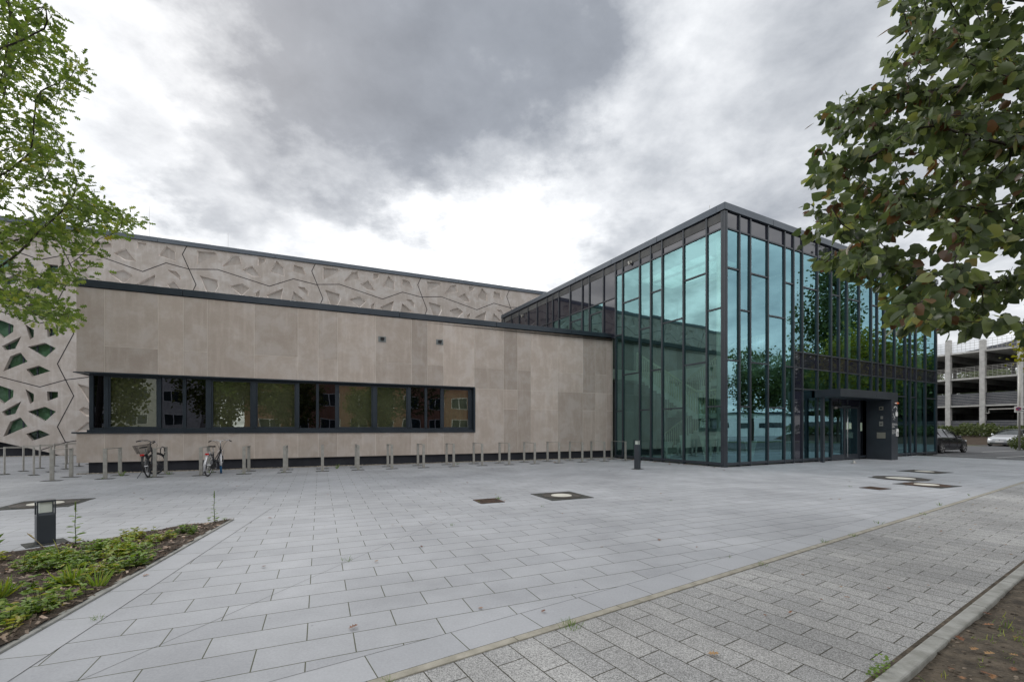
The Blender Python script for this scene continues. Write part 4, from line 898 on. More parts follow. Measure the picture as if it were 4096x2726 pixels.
bicycle((-10.83, 13.16), angb+R(4), R(-38), 'black city bicycle with a black mesh basket on its rear rack', mat('black frame', (.012, .012, .016), .3), M_BLACK, M_ANTH, True, lean=R(-9))
bicycle((-9.27, 13.46), angb+R(-7), R(16), 'dark bicycle with silver fenders and a blue patch on its front wheel', mat('charcoal frame', (.03, .03, .036), .3), noisy(mat('silver fender', (.55, .55, .57), .35, .6), (.5, .5, .52), (.6, .6, .62), 3), M_CHROME, False, blue=True, lean=R(4), stepthru=True, silver=True)
lk = MB(); lk.tube([Vector((-11.0, 13.9, .62))+Vector((.11*math.cos(a*.5), -.05*math.cos(a*.5), .15*math.sin(a*.5)+.12)) for a in range(13)], .013, 7)
tag(obj('bike_lock', lk, M_BLACK, smooth=True), 'black cable lock looped over the third stand of the long row', 'bike lock')

# ------------------------------------------------------------------ cars
def car(loc, ang, label, paint, style, plate=False):
    t_ = thing('parked_car', (*loc, -.045), label, 'car', 'parked cars')
    B = Matrix.Translation((*loc, -.045)) @ Matrix.Rotation(ang, 4, 'Z'); X = lambda x, y, z: B @ Vector((x, y, z))
    if style == 'hatch':   # x front=+2.15 rear=-2.15 : x, zbot, zbelt, ztop, whalf, wtop
        S_ = [(2.16, .36, .52, .56, .55, .48), (2.08, .22, .62, .68, .76, .66), (1.85, .18, .70, .80, .84, .72), (1.45, .18, .80, .92, .89, .76), (1.05, .18, .88, 1.02, .905, .76), (.92, .18, .90, 1.06, .905, .74), (.35, .18, .93, 1.36, .91, .66), (.0, .18, .94, 1.47, .91, .62), (-.6, .18, .955, 1.51, .91, .62), (-1.2, .18, .98, 1.47, .905, .61), (-1.7, .20, 1.0, 1.33, .89, .60), (-2.0, .26, .98, 1.08, .85, .66), (-2.12, .34, .85, .92, .78, .66), (-2.15, .42, .60, .66, .70, .60)]
        gl = (5, 10); ws = (5, 7); rw = (9, 11)
    else:
        S_ = [(2.22, .36, .50, .56, .52, .46), (2.15, .20, .62, .66, .76, .64), (1.9, .17, .70, .78, .84, .72), (1.4, .17, .78, .88, .875, .74), (1.0, .17, .84, .96, .88, .74), (.9, .17, .85, .99, .88, .72), (.25, .17, .88, 1.33, .885, .62), (-.1, .17, .89, 1.44, .885, .58), (-.6, .17, .90, 1.465, .885, .58), (-1.15, .17, .92, 1.42, .88, .57), (-1.65, .18, .94, 1.16, .87, .60), (-1.95, .2, .93, 1.0, .85, .66), (-2.2, .32, .85, .93, .78, .66), (-2.26, .42, .6, .66, .70, .60)]
        gl = (5, 10); ws = (5, 7); rw = (9, 11)
    ring = []
    for x, zb, zl, zt, w, wt in S_:
        half = [(0, zb), (w*.80, zb), (w*.965, zb+.06), (w, zb+(zl-zb)*.45), (w*.99, zb+(zl-zb)*.72), (w*.965, zl), (w*.93, zl+(.03 if zt-zl > .2 else .01))]
        k = zt-zl; half += [(wt+(w*.90-wt)*.45, zl+k*.55), (wt*1.0, zt-.045*min(1, k*4)), (wt*.86, zt-.008), (0, zt)]
        ring.append([(x, y, z) for y, z in half]+[(x, -y, z) for y, z in half[-2:0:-1]])
    n_ = len(ring[0]); body = MB(); win = MB(); side_w = (6, 7); mir = [n_-1-j for j in range(n_)]
    for rg_ in ring: body.v += [tuple(X(*p)) for p in rg_]
    win.v = list(body.v)
    for i in range(len(ring)-1):
        for j in range(n_):
            j2 = (j+1) % n_; f = (i*n_+j, i*n_+j2, (i+1)*n_+j2, (i+1)*n_+j)
            isside = gl[0] <= i < gl[1] and (j in side_w or j in (n_-8, n_-9+1-1)) 
            isw = (ws[0] <= i < ws[1] and 7 <= j <= n_-8) or (rw[0] <= i < rw[1] and 8 <= j <= n_-9)
            tgt = win if (isside or isw) else body
            tgt.f.append(f); tgt.t.append(0)
    body.f.append(tuple(range(n_))); body.t.append(0); body.f.append(tuple((len(ring)-1)*n_+j for j in range(n_))[::-1]); body.t.append(0)
    obj('body', body, paint, t_, smooth=True); obj('window', win, M_WIND2, t_, smooth=True)
    for k, (x, wd_) in enumerate(((.62 if style == 'hatch' else .55, .0), (-.45, 0), (-1.25, 0))):   # pillars
        m = MB()
        for sy in (-1, 1):
            m.tube([X(x-.02, sy*.86, .93), X(x-.16, sy*.63, 1.45 if k else 1.38)], .022, 6)
        obj('pillar', m, M_BLACK, t_)
    for sy in (-1, 1):
        m = MB(); m.tube([X(.62, sy*.9, .99), X(.62, sy*1.02, 1.02)], [.05, .09], 8); obj('mirror', m, paint, t_, smooth=True)
        for x in (-.2, .55-1.6):
            m = MB(); m.tube([X(x, sy*.915, .84), X(x-.16, sy*.915, .84)], .014, 6); obj('door_handle', m, paint, t_)
        m = MB(); m.tube([X(1.2, sy*.895, .25), X(-1.1, sy*.895, .27)], .03, 6); obj('sill', m, M_BLACK if style != 'hatch' else paint, t_)
        m = MB()
        for xs in (.50, -.47, -1.22): m.tube([X(xs, sy*.912, .32), X(xs-.02, sy*.915, .62), X(xs-.02, sy*.895, .90)], .006, 4)
        obj('door_gap', m, M_BLACK, t_)
        hl = MB(); hl.tube([X(2.02 if style == 'hatch' else 2.10, sy*.60, .66), X(1.80 if style == 'hatch' else 1.92, sy*.80, .72)], [.085, .06], 10); obj('headlight', hl, M_CHROME, t_, smooth=True)
        tl = MB(); tl.tube([X(-2.02, sy*.74, .93), X(-2.04, sy*.78, .80)], .07, 8); obj('tail_light', tl, M_RED, t_, smooth=True)
    for x in (1.33, -1.32):
        for sy in (-1, 1):
            ar = MB(); ar.lathe([(0, 0), (.385, 0), (.385, .02), (0, .02)], B @ Matrix.Translation((x, sy*.885, .36)) @ Matrix.Rotation(R(90), 4, 'X'), 24); obj('wheel_arch', ar, M_BLACK, t_)
            Mw = B @ Matrix.Translation((x, sy*.80, .325)) @ Matrix.Rotation(R(90)*(-sy), 4, 'X')
            w = MB(); w.lathe([(.20, .0), (.31, -.01), (.325, .03), (.325, .11), (.31, .135), (.23, .135), (.22, .11)], Mw, 28); ww = obj('wheel', w, M_RUBBER, t_, smooth=True)
            rm = MB()
            for k in range(5):
                a = k*1.2566
                P_ = [(.03*math.cos(a-1.2), .03*math.sin(a-1.2)), (.225*math.cos(a-.20), .225*math.sin(a-.20)), (.225*math.cos(a+.20), .225*math.sin(a+.20)), (.03*math.cos(a+1.2), .03*math.sin(a+1.2))]
                rm.prism(P_, .115, .13, F=lambda x_, y_, z_: Mw @ Vector((x_, y_, z_)))
            rm.lathe([(.215, .10), (.235, .10), (.235, .137), (.215, .137)], Mw, 28, close=True); rm.lathe([(0, .134), (.05, .134), (.05, .1)], Mw, 14)
            obj('rim', rm, M_CHROME, ww)
            hb2 = MB(); hb2.lathe([(0, .06), (.22, .06)], Mw, 20); obj('brake_disc', hb2, M_ANTH, ww)
    gf = MB(); xf = 2.165 if style == 'hatch' else 2.20
    gf.box(X, xf-.06, xf+.012, -.42, .42, .50, .60); obj('grille', gf, M_BLACK, t_, bevel=.015)
    gf = MB(); gf.box(X, xf-.12, xf-.0, -.60, .60, .24, .33); obj('air_intake', gf, M_BLACK, t_, bevel=.02)
    e = MB(); e.lathe([(0, 0), (.055, 0), (.06, -.01)], B @ Matrix.Translation((xf+.02, 0, .56)) @ Matrix.Rotation(R(90), 4, 'Y'), 18); obj('badge', e, M_CHROME, t_)
    np_ = MB(); np_.box(X, xf+.014, xf+.022, -.26, .26, .36, .47); obj('number_plate', np_, M_WHITE, t_)
    ch = MB(); ch.tube([X(xf+.012, -.42, .61), X(xf+.012, .42, .61)], .008, 5); obj('trim', ch, M_CHROME, t_)
    return t_
M_WIND2 = mat('car glass', (.02, .028, .028), .04, 0, .8)
M_GPAINT = mat('dark grey car paint', (.035, .035, .045), .22, .5); M_GPAINT.node_tree.nodes['Principled BSDF'].inputs['Coat Weight'].default_value = .6
M_SPAINT = mat('silver car paint', (.62, .64, .67), .3, .35); M_SPAINT.node_tree.nodes['Principled BSDF'].inputs['Coat Weight'].default_value = .6
angU = math.atan2(U.y, U.x)
cc_ = Vector((26.2, 26.9))+U*1.32+V*.9
car(tuple(cc_), angU, 'dark grey hatchback parked just behind the right end of the glass building', M_GPAINT, 'hatch')
cs_ = Vector((41.4, 37.5))+U*2.2
car(tuple(cs_), angU+math.pi, 'silver saloon parked facing the plaza before the hedge', M_SPAINT, 'saloon')

# ------------------------------------------------------------------ parking garage, hedge, sign
FG = frame(Vector((48.9, 49.5)), V, -U)
ga = thing('parking_garage', (*(Vector((48.9, 49.5))+U*8), 0), 'open grey concrete multi-storey car park behind the hedge', 'building')
LZ = [1.15, 4.01, 6.96, 9.81]; SP = 2.80
sl = MB(); bm_ = MB()
for z in LZ[1:]: 
    sl.box(FG, -34, 20, -16, .05, z-.16, z)
for k in range(-12, 8):
    t0 = k*SP
    for z in LZ[1:]: bm_.box(FG, t0-.12, t0+.12, -15.9, -.45, z-.75, z-.161)
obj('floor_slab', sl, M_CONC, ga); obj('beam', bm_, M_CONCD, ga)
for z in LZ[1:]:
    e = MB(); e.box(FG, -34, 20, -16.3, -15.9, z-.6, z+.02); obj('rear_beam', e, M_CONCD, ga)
for k in range(-12, 8):
    if k*SP > 5: continue
    c_ = MB(); c_.box(FG, k*SP-.21, k*SP+.21, -.35, .12, 0, 11.35 if k % 2 == 0 else 10.9); obj('column', c_, M_CONC, ga, bevel=.01)
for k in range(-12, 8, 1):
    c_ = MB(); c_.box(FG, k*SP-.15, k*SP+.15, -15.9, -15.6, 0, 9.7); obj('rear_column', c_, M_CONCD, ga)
def railing(z0, z1, o, dens, m_, a0=-34, a1=20, nm='railing'):
    m = MB(); z = z0
    while z <= z1: m.box(FG, a0, a1, o-.012, o+.012, z, z+.03); z += dens
    a = a0
    while a < a1: m.box(FG, a, a+.02, o+.013, o+.025, z0, z1); a += .35
    obj(nm, m, m_, ga)
def mesh_panel(z0, z1, o, nm='louvre_panel'):
    m = MB(); m.box(FG, -34, 20, o-.03, o, z0, z1); q = obj(nm, m, M_PANEL, ga)
    m = MB(); z = z0+.08
    while z < z1: m.box(FG, -34, 20, o+.003, o+.02, z, z+.025); z += .17
    obj('rail', m, M_CONC, q)
mesh_panel(4.05, 5.30, -.1); mesh_panel(1.3, 2.35, -.1); railing(7.0, 8.15, -.1, .16, M_STEEL); railing(9.9, 11.0, -.1, .27, M_STEEL)
railing(7.0, 8.15, -15.5, .16, M_STEEL)
wl = MB(); wl.box(FG, -34, 20, -16.2, -16.1, 0, 6.0); wl.box(FG, -34, 20, -15.8, -.5, -.05, 0.0); obj('rear_wall', wl, M_CONCD, ga)
rp_ = MB(); a0, a1 = 2.0, -14
rp_.face([FG(a0, -7, 9.85), FG(a1, -7, 12.2), FG(a1, -12, 12.2), FG(a0, -12, 9.85)]); rp_.face([FG(a0, -7, 9.6), FG(a1, -7, 11.95), FG(a1, -7, 13.2), FG(a0, -7, 10.6)]); obj('ramp', rp_, M_PANEL, ga, recalc=False)
pp = MB(); pp.tube([FG(-3.0, .0, 3.1), FG(-3.3, .0, 3.1), FG(-3.3, .0, 3.5), FG(-5.5, .0, 3.5)], .07, 8); obj('drain_pipe', pp, M_STEEL, ga)
bank = grid_sheet(lambda a, o: tuple(FG(a, o, 0))[:2], -34, 20, 2.0, 8.2, .5, lambda x, y: 0)
for i, v in enumerate(bank.v):
    p = Vector((v[0]-48.9, v[1]-49.5)); o = -p.dot(U); f = max(0, min(1, (8.0-o)/4.0)); bank.v[i] = (v[0], v[1], -.06+.85*f+.03*math.sin(v[0]*3)+.03*math.sin(v[1]*4.1))
structure('mulched_bank', bank, M_MULCH, smooth=True)

# ================================================================== FOLIAGE
rn = np.random.default_rng(4)
# leaf templates: (verts, faces), stalk at the origin, tip towards +x, unit length
def leaf_lime():
    v = [(0, 0, 0), (.5, 0, -.05), (1.0, 0, -.02)]
    f = []
    for s in (1, -1):
        b = len(v); v += [(-.10, .22*s, .03), (.10, .42*s, .09), (.42, .45*s, .10), (.72, .26*s, .05)]
        f += [(0, 1, b+1, b), (1, b+2, b+1), (1, 2, b+3, b+2)]
        if s < 0: f[-3:] = [q[::-1] for q in f[-3:]]
    return np.array(v, float), f
def leaf_oak():
    v = [(0, 0, 0), (.35, 0, -.03), (.7, 0, -.02), (1, 0, 0)]; f = []
    for s in (1, -1):
        b = len(v); v += [(.22, .12*s, .01), (.30, .36*s, .06), (.44, .10*s, .02), (.60, .40*s, .07), (.66, .11*s, .02), (.86, .26*s, .04)]
        q = [(0, 1, b), (b, 1, b+1), (1, b+2, b+1), (1, 2, b+2), (b+2, 2, b+3), (2, b+4, b+3), (2, 3, b+4), (b+4, 3, b+5)]
        f += q if s > 0 else [x[::-1] for x in q]
    return np.array(v, float), f
def leaf_plain(w=.28):
    v = [(0, 0, 0), (.35, w, .05), (.75, w*.7, .04), (1, 0, -.05), (.75, -w*.7, .04), (.35, -w, .05), (.5, 0, -.03)]
    return np.array(v, float), [(0, 6, 1), (1, 6, 2), (2, 6, 3), (3, 6, 4), (4, 6, 5), (5, 6, 0)]
def leaf_blade():
    return np.array([(0, .03, 0), (.4, .035, .12), (.8, .02, .1), (1, 0, 0), (.8, -.02, .1), (.4, -.035, .12), (0, -.03, 0)], float), [(0, 1, 5, 6), (1, 2, 4, 5), (2, 3, 4)]
def leaves_mesh(name, tpl, pos, direc, size, tint, m, parent=None, roll=1.0, upbias=.6):
    tv, tf_ = tpl; n = len(pos); pos = np.asarray(pos, float); d = np.asarray(direc, float)
    d /= np.linalg.norm(d, axis=1)[:, None]+1e-9
    up = np.array([0, 0, 1.0])*upbias+rn.normal(size=(n, 3))*roll*.6
    y = np.cross(up, d); y /= np.linalg.norm(y, axis=1)[:, None]+1e-9; z = np.cross(d, y)
    size = np.asarray(size, float).reshape(-1, 1, 1)
    V_ = pos[:, None, :]+size*(tv[None, :, 0:1]*d[:, None, :]+tv[None, :, 1:2]*y[:, None, :]+tv[None, :, 2:3]*z[:, None, :]*rn.uniform(.3, 2.2, (n, 1, 1)))
    k = len(tv); lens = [len(f) for f in tf_]; fl = np.array([i for f in tf_ for i in f])
    me = bpy.data.meshes.new(name); me.vertices.add(n*k); me.vertices.foreach_set('co', V_.reshape(-1).astype(np.float32))
    loops = (fl[None, :]+np.arange(n)[:, None]*k).reshape(-1); me.loops.add(len(loops)); me.loops.foreach_set('vertex_index', loops.astype(np.int32))
    ls = np.tile(np.array(lens), n); me.polygons.add(len(ls)); me.polygons.foreach_set('loop_start', np.concatenate([[0], np.cumsum(ls)[:-1]]).astype(np.int32)); me.polygons.foreach_set('loop_total', ls.astype(np.int32))
    me.update(calc_edges=True)
    at = me.attributes.new('tint', 'FLOAT', 'FACE'); at.data.foreach_set('value', np.repeat(np.asarray(tint, dtype=np.float32), len(lens)))
    me.materials.append(m); me.polygons.foreach_set('use_smooth', [True]*len(ls))
    o = bpy.data.objects.new(name, me); COL.objects.link(o)
    if parent is not None: attach(o, parent)
    return o
def colonize(att, start, D, di, dk, iters, grav=0.0):
    nodes = [np.array(p, float) for p in start]; par = [-1]+list(range(len(start)-1))
    att = np.asarray(att, float); best = np.full(len(att), 1e9); bi = np.zeros(len(att), int); done = 0
    for it in range(iters):
        for i in range(done, len(nodes)):
            d = np.linalg.norm(att-nodes[i], axis=1); mk = d < best; best[mk] = d[mk]; bi[mk] = i
        done = len(nodes)
        keep = best > dk; att, best, bi = att[keep], best[keep], bi[keep]
        if len(att) == 0: break
        act = best < di
        if not act.any(): act = best < best.min()*1.15
        new = []
        for i in np.unique(bi[act]):
            a = att[act & (bi == i)]; v = a-nodes[i]; v = (v/np.linalg.norm(v, axis=1)[:, None]).sum(0)+rn.normal(size=3)*.15; v[2] -= grav
            l = np.linalg.norm(v)
            if l < 1e-3: continue
            q = nodes[i]+v/l*D; new.append((i, q))
        if not new: break
        for i, q in new: par.append(i); nodes.append(q)
        if len(nodes) > 9000: break
    return np.array(nodes), np.array(par)
def tree_from(nodes, par, r0, expo, rmax, rscale=1.0):
    n = len(nodes); w = np.zeros(n); ch = [0]*n
    for i in range(n-1, -1, -1):
        if w[i] == 0: w[i] = 1
        if par[i] >= 0: w[par[i]] += w[i]; ch[par[i]] += 1
    rad = np.minimum(r0*w**expo, rmax)
    m = MB()
    chn = {}
    for i in range(n):
        if par[i] >= 0: chn.setdefault(par[i], []).append(i)
    started = [(0, None)]
    while started:
        i, frm = started.pop(); path = ([frm] if frm is not None else [])+[i]
        while i in chn:
            c = sorted(chn[i], key=lambda q: -rad[q]); path.append(c[0])
            for q in c[1:]: started.append((q, i))
            i = c[0]
        if len(path) > 1:
            rr2 = [min(rad[q], rad[path[1]]*1.1) for q in path]; rr2[-1] *= .5
            m.tube([nodes[q] for q in path], rr2, 4 if rad[path[1]] < .012 else 8, cap=False)
    return m, rad, w
def in_poly(px, py, poly):
    ins = np.zeros(len(px), bool); j = len(poly)-1
    for i in range(len(poly)):
        xi, yi = poly[i]; xj, yj = poly[j]
        c = ((yi > py) != (yj > py)) & (px < (xj-xi)*(py-yi)/(yj-yi+1e-9)+xi); ins ^= c; j = i
    return ins
def frustum_points(polys, n, z0, z1, holes=(), skew=None):
    out = []
    xs = [p[0] for q in polys for p in q]; ys = [p[1] for q in polys for p in q]
    while len(out) < n:
        px = rn.uniform(min(xs), max(xs), 4000); py = rn.uniform(min(ys), max(ys), 4000); ok = np.zeros(4000, bool)
        for q in polys: ok |= in_poly(px, py, q)
        for q in holes: ok &= ~(in_poly(px, py, q) & (rn.random(4000) < .93))
        px, py = px[ok], py[ok]; Z = rn.uniform(z0, z1, len(px))
        if skew: Z = skew(px, py, Z)
        out += list(np.stack([(px-2048)/1766*Z, Z, 1.45+(1714-py)/1766*Z], 1))
    return np.array(out[:n])
def twig_leaves(nodes, par, w, maxw, per, spread, sz, grav=.35):
    idx = np.where((w <= maxw) & (par >= 0))[0]; idx = np.repeat(idx, per)
    d = nodes[idx]-nodes[par[idx]]; d /= np.linalg.norm(d, axis=1)[:, None]+1e-9
    t = rn.uniform(0, 1, (len(idx), 1)); pos = nodes[par[idx]]*(1-t)+nodes[idx]*t
    side = rn.normal(size=(len(idx), 3)); side[:, 2] *= .5; direc = d*.6+side*.7; direc[:, 2] -= grav
    pos = pos+side*spread
    return pos, direc, rn.uniform(sz[0], sz[1], len(idx)), idx

def clumpy(a, k, thr):
    x, y, z = a[:, 0]*k, a[:, 1]*k, a[:, 2]*k
    return np.sin(x+1.3*np.sin(z))+np.sin(y*1.3+1+np.sin(x*.7))+np.sin(z*1.1+2+1.2*np.sin(y)) > thr
# linden overhanging from the right
LIN = [[(3560, -150), (3600, 20), (3560, 75), (3590, 150), (3500, 285), (3452, 395), (3470, 440), (3400, 470), (3370, 400), (3314, 315), (3283, 400), (3300, 540), (3210, 620), (3190, 700), (3234, 714), (3260, 760), (3190, 812), (3198, 883), (3255, 946), (3330, 890), (3430, 870), (3500, 830), (3520, 870), (3440, 950), (3300, 1000), (3176, 1000), (3216, 1062), (3330, 1125), (3440, 1100), (3520, 1110), (3466, 1165), (3500, 1240), (3475, 1335), (3540, 1350), (3618, 1365), (3700, 1290), (3800, 1350), (3903, 1365), (3990, 1330), (4096, 1345), (4400, 1400), (5300, 1300), (5800, 200), (5300, -900), (4200, -1100)]]
LHO = [[(3880, 1050), (3960, 1020), (4000, 1080), (3930, 1150), (3860, 1140)], [(3700, 800), (3740, 830), (3700, 880)], [(3560, 560), (3600, 520), (3640, 560), (3590, 640)], [(3860, 860), (3920, 850), (3900, 920)]]
att = frustum_points(LIN, 5200, 2.3, 4.6, LHO, lambda px, py, Z: Z-np.clip((py-900)/500, 0, 1)*.5)
ok = (att[:, 2] > 1.9) & clumpy(att, 3.4, -.85); att = att[ok]
lin = thing('lime_tree', (5.9, 3.3, 0), 'lime tree with heart-shaped, partly browned leaves hanging in from the right', 'tree')
st_ = [(5.9, 3.3, -.05), (5.9, 3.3, .8), (5.88, 3.32, 1.6), (5.85, 3.32, 2.3), (5.7, 3.3, 2.9)]
nd, pr_ = colonize(att, st_, .10, .75, .17, 120, .05)
bm2, rad, w = tree_from(nd, pr_, .0028, .48, .13)
obj('trunk', bm2, M_BARK, lin, smooth=True, recalc=False)
pos, dr, szz, idx = twig_leaves(nd, pr_, w, 12, 9, .038, (.046, .080), .95)
nl = len(pos); tn = np.clip(rn.beta(1.6, 1.5, nl)*.84, 0, .84); br = rn.random(nl) < .06; tn[br] = rn.uniform(.87, 1, br.sum())
leaves_mesh('crown', leaf_lime(), pos, dr, szz, tn, M_LIME, lin, roll=1.7, upbias=.35)
sel = rn.choice(nl, 420, replace=False); sm = MB()
for i in sel:
    p = pos[i]; q = p+np.array([rn.normal()*.012, rn.normal()*.012, -rn.uniform(.035, .06)]); sm.tube([p, q], .0012, 3)
    for _ in range(3):
        e = q+rn.normal(size=3)*.010; sm.lathe([(0, -.0045), (.004, 0), (0, .0045)], Matrix.Translation(tuple(e)), 5)
obj('seed_clusters', sm, M_BARK, lin)
# oak overhanging from the left
OAKP = [[(-60, -300), (134, -60), (120, 20), (160, 62), (180, 110), (250, 116), (300, 190), (330, 205), (270, 235), (235, 300), (384, 357), (350, 400), (268, 428), (215, 430), (170, 482), (259, 545), (235, 610), (250, 625), (300, 690), (339, 705), (400, 745), (428, 830), (500, 830), (535, 821), (589, 893), (520, 950), (470, 960), (400, 985), (411, 1089), (350, 1050), (300, 990), (240, 1010), (180, 960), (90, 950), (60, 1010), (150, 1050), (240, 1080), (300, 1170), (306, 1320), (268, 1375), (214, 1312), (170, 1240), (90, 1270), (0, 1223), (-250, 1200), (-900, 900), (-1300, 0), (-700, -900)]]
OHO = [[(60, 985), (170, 990), (230, 1040), (110, 1110), (20, 1060)], [(60, 800), (130, 790), (90, 850)], [(20, 90), (70, 60), (80, 140)]]
att = frustum_points(OAKP, 6200, 7.4, 10.6, OHO); att = att[clumpy(att, 1.5, -1.0)]
oak = thing('oak_tree', (-13.2, 8.6, 0), 'oak tree with lobed green leaves reaching in from the left edge', 'tree')
st_ = [(-13.2, 8.6, -.05)]+[(-13.2+.02*k, 8.6, .45*k) for k in range(1, 11)]
nd, pr_ = colonize(att, st_, .24, 1.7, .40, 130, .02)
bm2, rad, w = tree_from(nd, pr_, .0055, .50, .26)
obj('trunk', bm2, M_BARK, oak, smooth=True, recalc=False)
pos, dr, szz, idx = twig_leaves(nd, pr_, w, 14, 13, .10, (.085, .14), .12)
nl = len(pos); tn = rn.beta(2, 2.2, nl); leaves_mesh('crown', leaf_oak(), pos, dr, szz*1.12, tn, M_OAK, oak, roll=1.7, upbias=.35)
print('leaves', len(pos), 'nodes', len(nd))

# background trees: clumped crowns on forked trunks
def bg_tree_mesh(seed, h, r, base, m, trunkm, nleaf, lsz, density=1.0):
    g_ = np.random.default_rng(seed); n = 520
    a = g_.normal(size=(n, 3)); a /= np.linalg.norm(a, axis=1)[:, None]; a *= (g_.random((n, 1))**.45)
    lob = 1+.22*np.sin(a[:, 0:1]*5+seed)+.2*np.cos(a[:, 1:2]*6+seed*2)
    a = a*lob*np.array([r, r, (h-base)/2])+np.array([0, 0, (h+base)/2])
    st_ = [(0, 0, -.05)]+[(.03*math.sin(k+seed), .03*math.cos(k*1.3), base*k/5) for k in range(1, 6)]
    nd, pp_ = colonize(a, st_, h*.045, h*.35, h*.07, 60)
    b_, rad, w = tree_from(nd, pp_, h*.0022, .52, h*.022)
    idx = np.where((w <= 12) & (pp_ >= 0))[0]; idx = g_.choice(idx, nleaf); pos = nd[idx]+g_.normal(size=(nleaf, 3))*h*.035
    return b_, pos, g_.normal(size=(nleaf, 3))+np.array([0, 0, -.2]), g_.uniform(lsz*.7, lsz*1.3, nleaf), g_.beta(1.8, 2.0, nleaf)
BT_ = {}
def bg_tree(kind, loc, rz, sc, label, group, name='tree'):
    if kind not in BT_:
        h, r, base, m, nl_, ls, sd_ = kind
        root = thing(name, (0, 0, 0), '', 'tree'); b_, p, d, s, t = bg_tree_mesh(sd_, h, r, base, m, M_BARK, nl_, ls)
        obj('trunk', b_, M_BARK, root, smooth=True, recalc=False); leaves_mesh('crown', leaf_plain(.38), p, d, s, t, m, root); BT_[kind] = root; o = root
    else: o = copy_tree(BT_[kind])
    o.location = (*loc, -.06); o.rotation_euler = (0, 0, rz); o.scale = (sc, sc, sc); o['label'] = label; o['group'] = group; o['category'] = 'tree'; return o
KA = (8.8, 2.7, 3.6, M_DARKL, 6500, .24, 1); KB = (10.5, 3.2, 4.0, M_DARKL, 8000, .25, 2); KT = (15.5, 1.7, 3.6, M_DARKL, 6500, .24, 3); KW = (9.5, 3.6, 2.2, M_OAKB, 9000, .24, 6); KY = (9.5, 3.0, 4.6, M_YELL, 5000, .22, 5)
P0 = Vector((43.3, 12.7)); gR = 'trees along the street, seen mirrored in the entrance glass'
for i, (k, kd, sc) in enumerate(((-11, KB, 1.0), (-3.5, KA, 1.0), (2.2, KB, .95), (7.0, KA, 1.05), (11.5, KA, .85), (17, KB, 1.0), (22, KA, 1.1), (28, KB, 1.05))):
    p = P0+RD*k+QN*.8; bg_tree(kd, (p.x, p.y), i*1.3, sc, f'dark leafy street tree mirrored in the entrance glass, {ords[i]} from the left', gR)
bg_tree(KT, (33.2, 20.6), .7, 1.0, 'tall slender tree mirrored dark in the entrance glass above the canopy', gR)
gW = 'trees across the plaza, seen mirrored in the ribbon window'
for i, (x, y, kd, sc) in enumerate(((-12, -13, KW, 1.05), (-3, -12, KW, 1.0), (3.6, -15, KW, .8), (10.5, -11, KW, .72), (-24, -9, KW, 1.1))):
    bg_tree(kd, (x, y), i*2.1, sc, f'leafy tree mirrored in the ribbon window, {ords[i]} of those across the plaza', gW)
bg_tree(KY, (29.9, 22.6), 1.0, .92, 'yellow-green tree at the right edge before the car park', 'trees by the car park')
for i, (x, y) in enumerate(((66, 72), (73, 69), (84, 78), (92, 76))): bg_tree(KB, (x, y), i, 1.15, f'dark tree behind the car park, {ords[i]} from the left', 'trees behind the car park')

# hedge on the bank
hp_ = []; n = 15000
a = rn.uniform(-34, 13, n); oo = rn.uniform(2.2, 5.0, n); zz = .62+rn.random(n)**.6*(1.15+.16*np.sin(a*1.3)+.1*np.sin(a*3.7))*np.clip(1.15-((oo-3.5)/1.75)**4, .2, 1)
px_ = np.array([48.9, 49.5])[None]+np.outer(a, np.array(V))+np.outer(oo, -np.array(U))
hedge = leaves_mesh('hedge', leaf_plain(.36), np.column_stack([px_, zz]), rn.normal(size=(n, 3)), rn.uniform(.14, .30, n), rn.beta(2, 2, n), M_HEDGE)
tag(hedge, 'loose green hedge along the top of the mulched bank', 'hedge')
def shrub(loc, r, h, nleaf, ls, m, label, name='shrub'):
    n = nleaf; d = rn.normal(size=(n, 3)); d /= np.linalg.norm(d, axis=1)[:, None]; p = d*np.array([r, r, h*.55])*(rn.random((n, 1))**.35)+np.array([loc[0], loc[1], h*.5])
    o = leaves_mesh(name, leaf_plain(.34), p, d+rn.normal(size=(n, 3))*.6, rn.uniform(ls*.7, ls*1.3, n), rn.beta(2, 2, n), m); return tag(o, label, 'shrub')
shrub((36.3, 31.3), .75, .9, 900, .12, M_HEDGE, 'small clipped green shrub at the foot of the sign post')
sg = thing('parking_sign', (35.4, 30.8, 0), 'no-stopping sign with a tow symbol on a tall grey post at the right edge', 'sign')
b_ = MB(); b_.tube([(35.4, 30.8, -.05), (35.4, 30.8, 6.2)], .055, 12); obj('post', b_, M_STEEL, sg, smooth=True)
FS = frame(Vector((35.4, 30.8))-H2(.75, .66)*.06, H2(.66, -.75), -H2(.75, .66)); Ms = Matrix(((.66, 0, -.75, 0), (-.75, 0, -.66, 0), (0, 1, 0, 0), (0, 0, 0, 1)))
b_ = MB(); b_.box(FS, -.24, .52, -.01, .01, 2.60, 3.03); bd_ = obj('board', b_, M_WHITE, sg, bevel=.003)
rb2 = MB(); rb2.prism(circ(-.04, 2.85, .13, 20), .011, .014, F=lambda x, y, z: FS(x, z, y)); obj('red_disc', rb2, M_RED, bd_)
rb2 = MB(); rb2.prism(circ(-.04, 2.85, .10, 20), .0145, .016, F=lambda x, y, z: FS(x, z, y)); obj('blue_disc', rb2, M_BLUE, bd_)
rb2 = MB()
for s_ in (1, -1): rb2.prism([(-.04-.11*s_-.01, 2.85-.07), (-.04-.11*s_+.02, 2.85-.11), (-.04+.085*s_+.01, 2.85+.07), (-.04+.085*s_-.02, 2.85+.085)], .0165, .018, F=lambda x, y, z: FS(x, z, y))
obj('cross', rb2, M_RED, bd_)
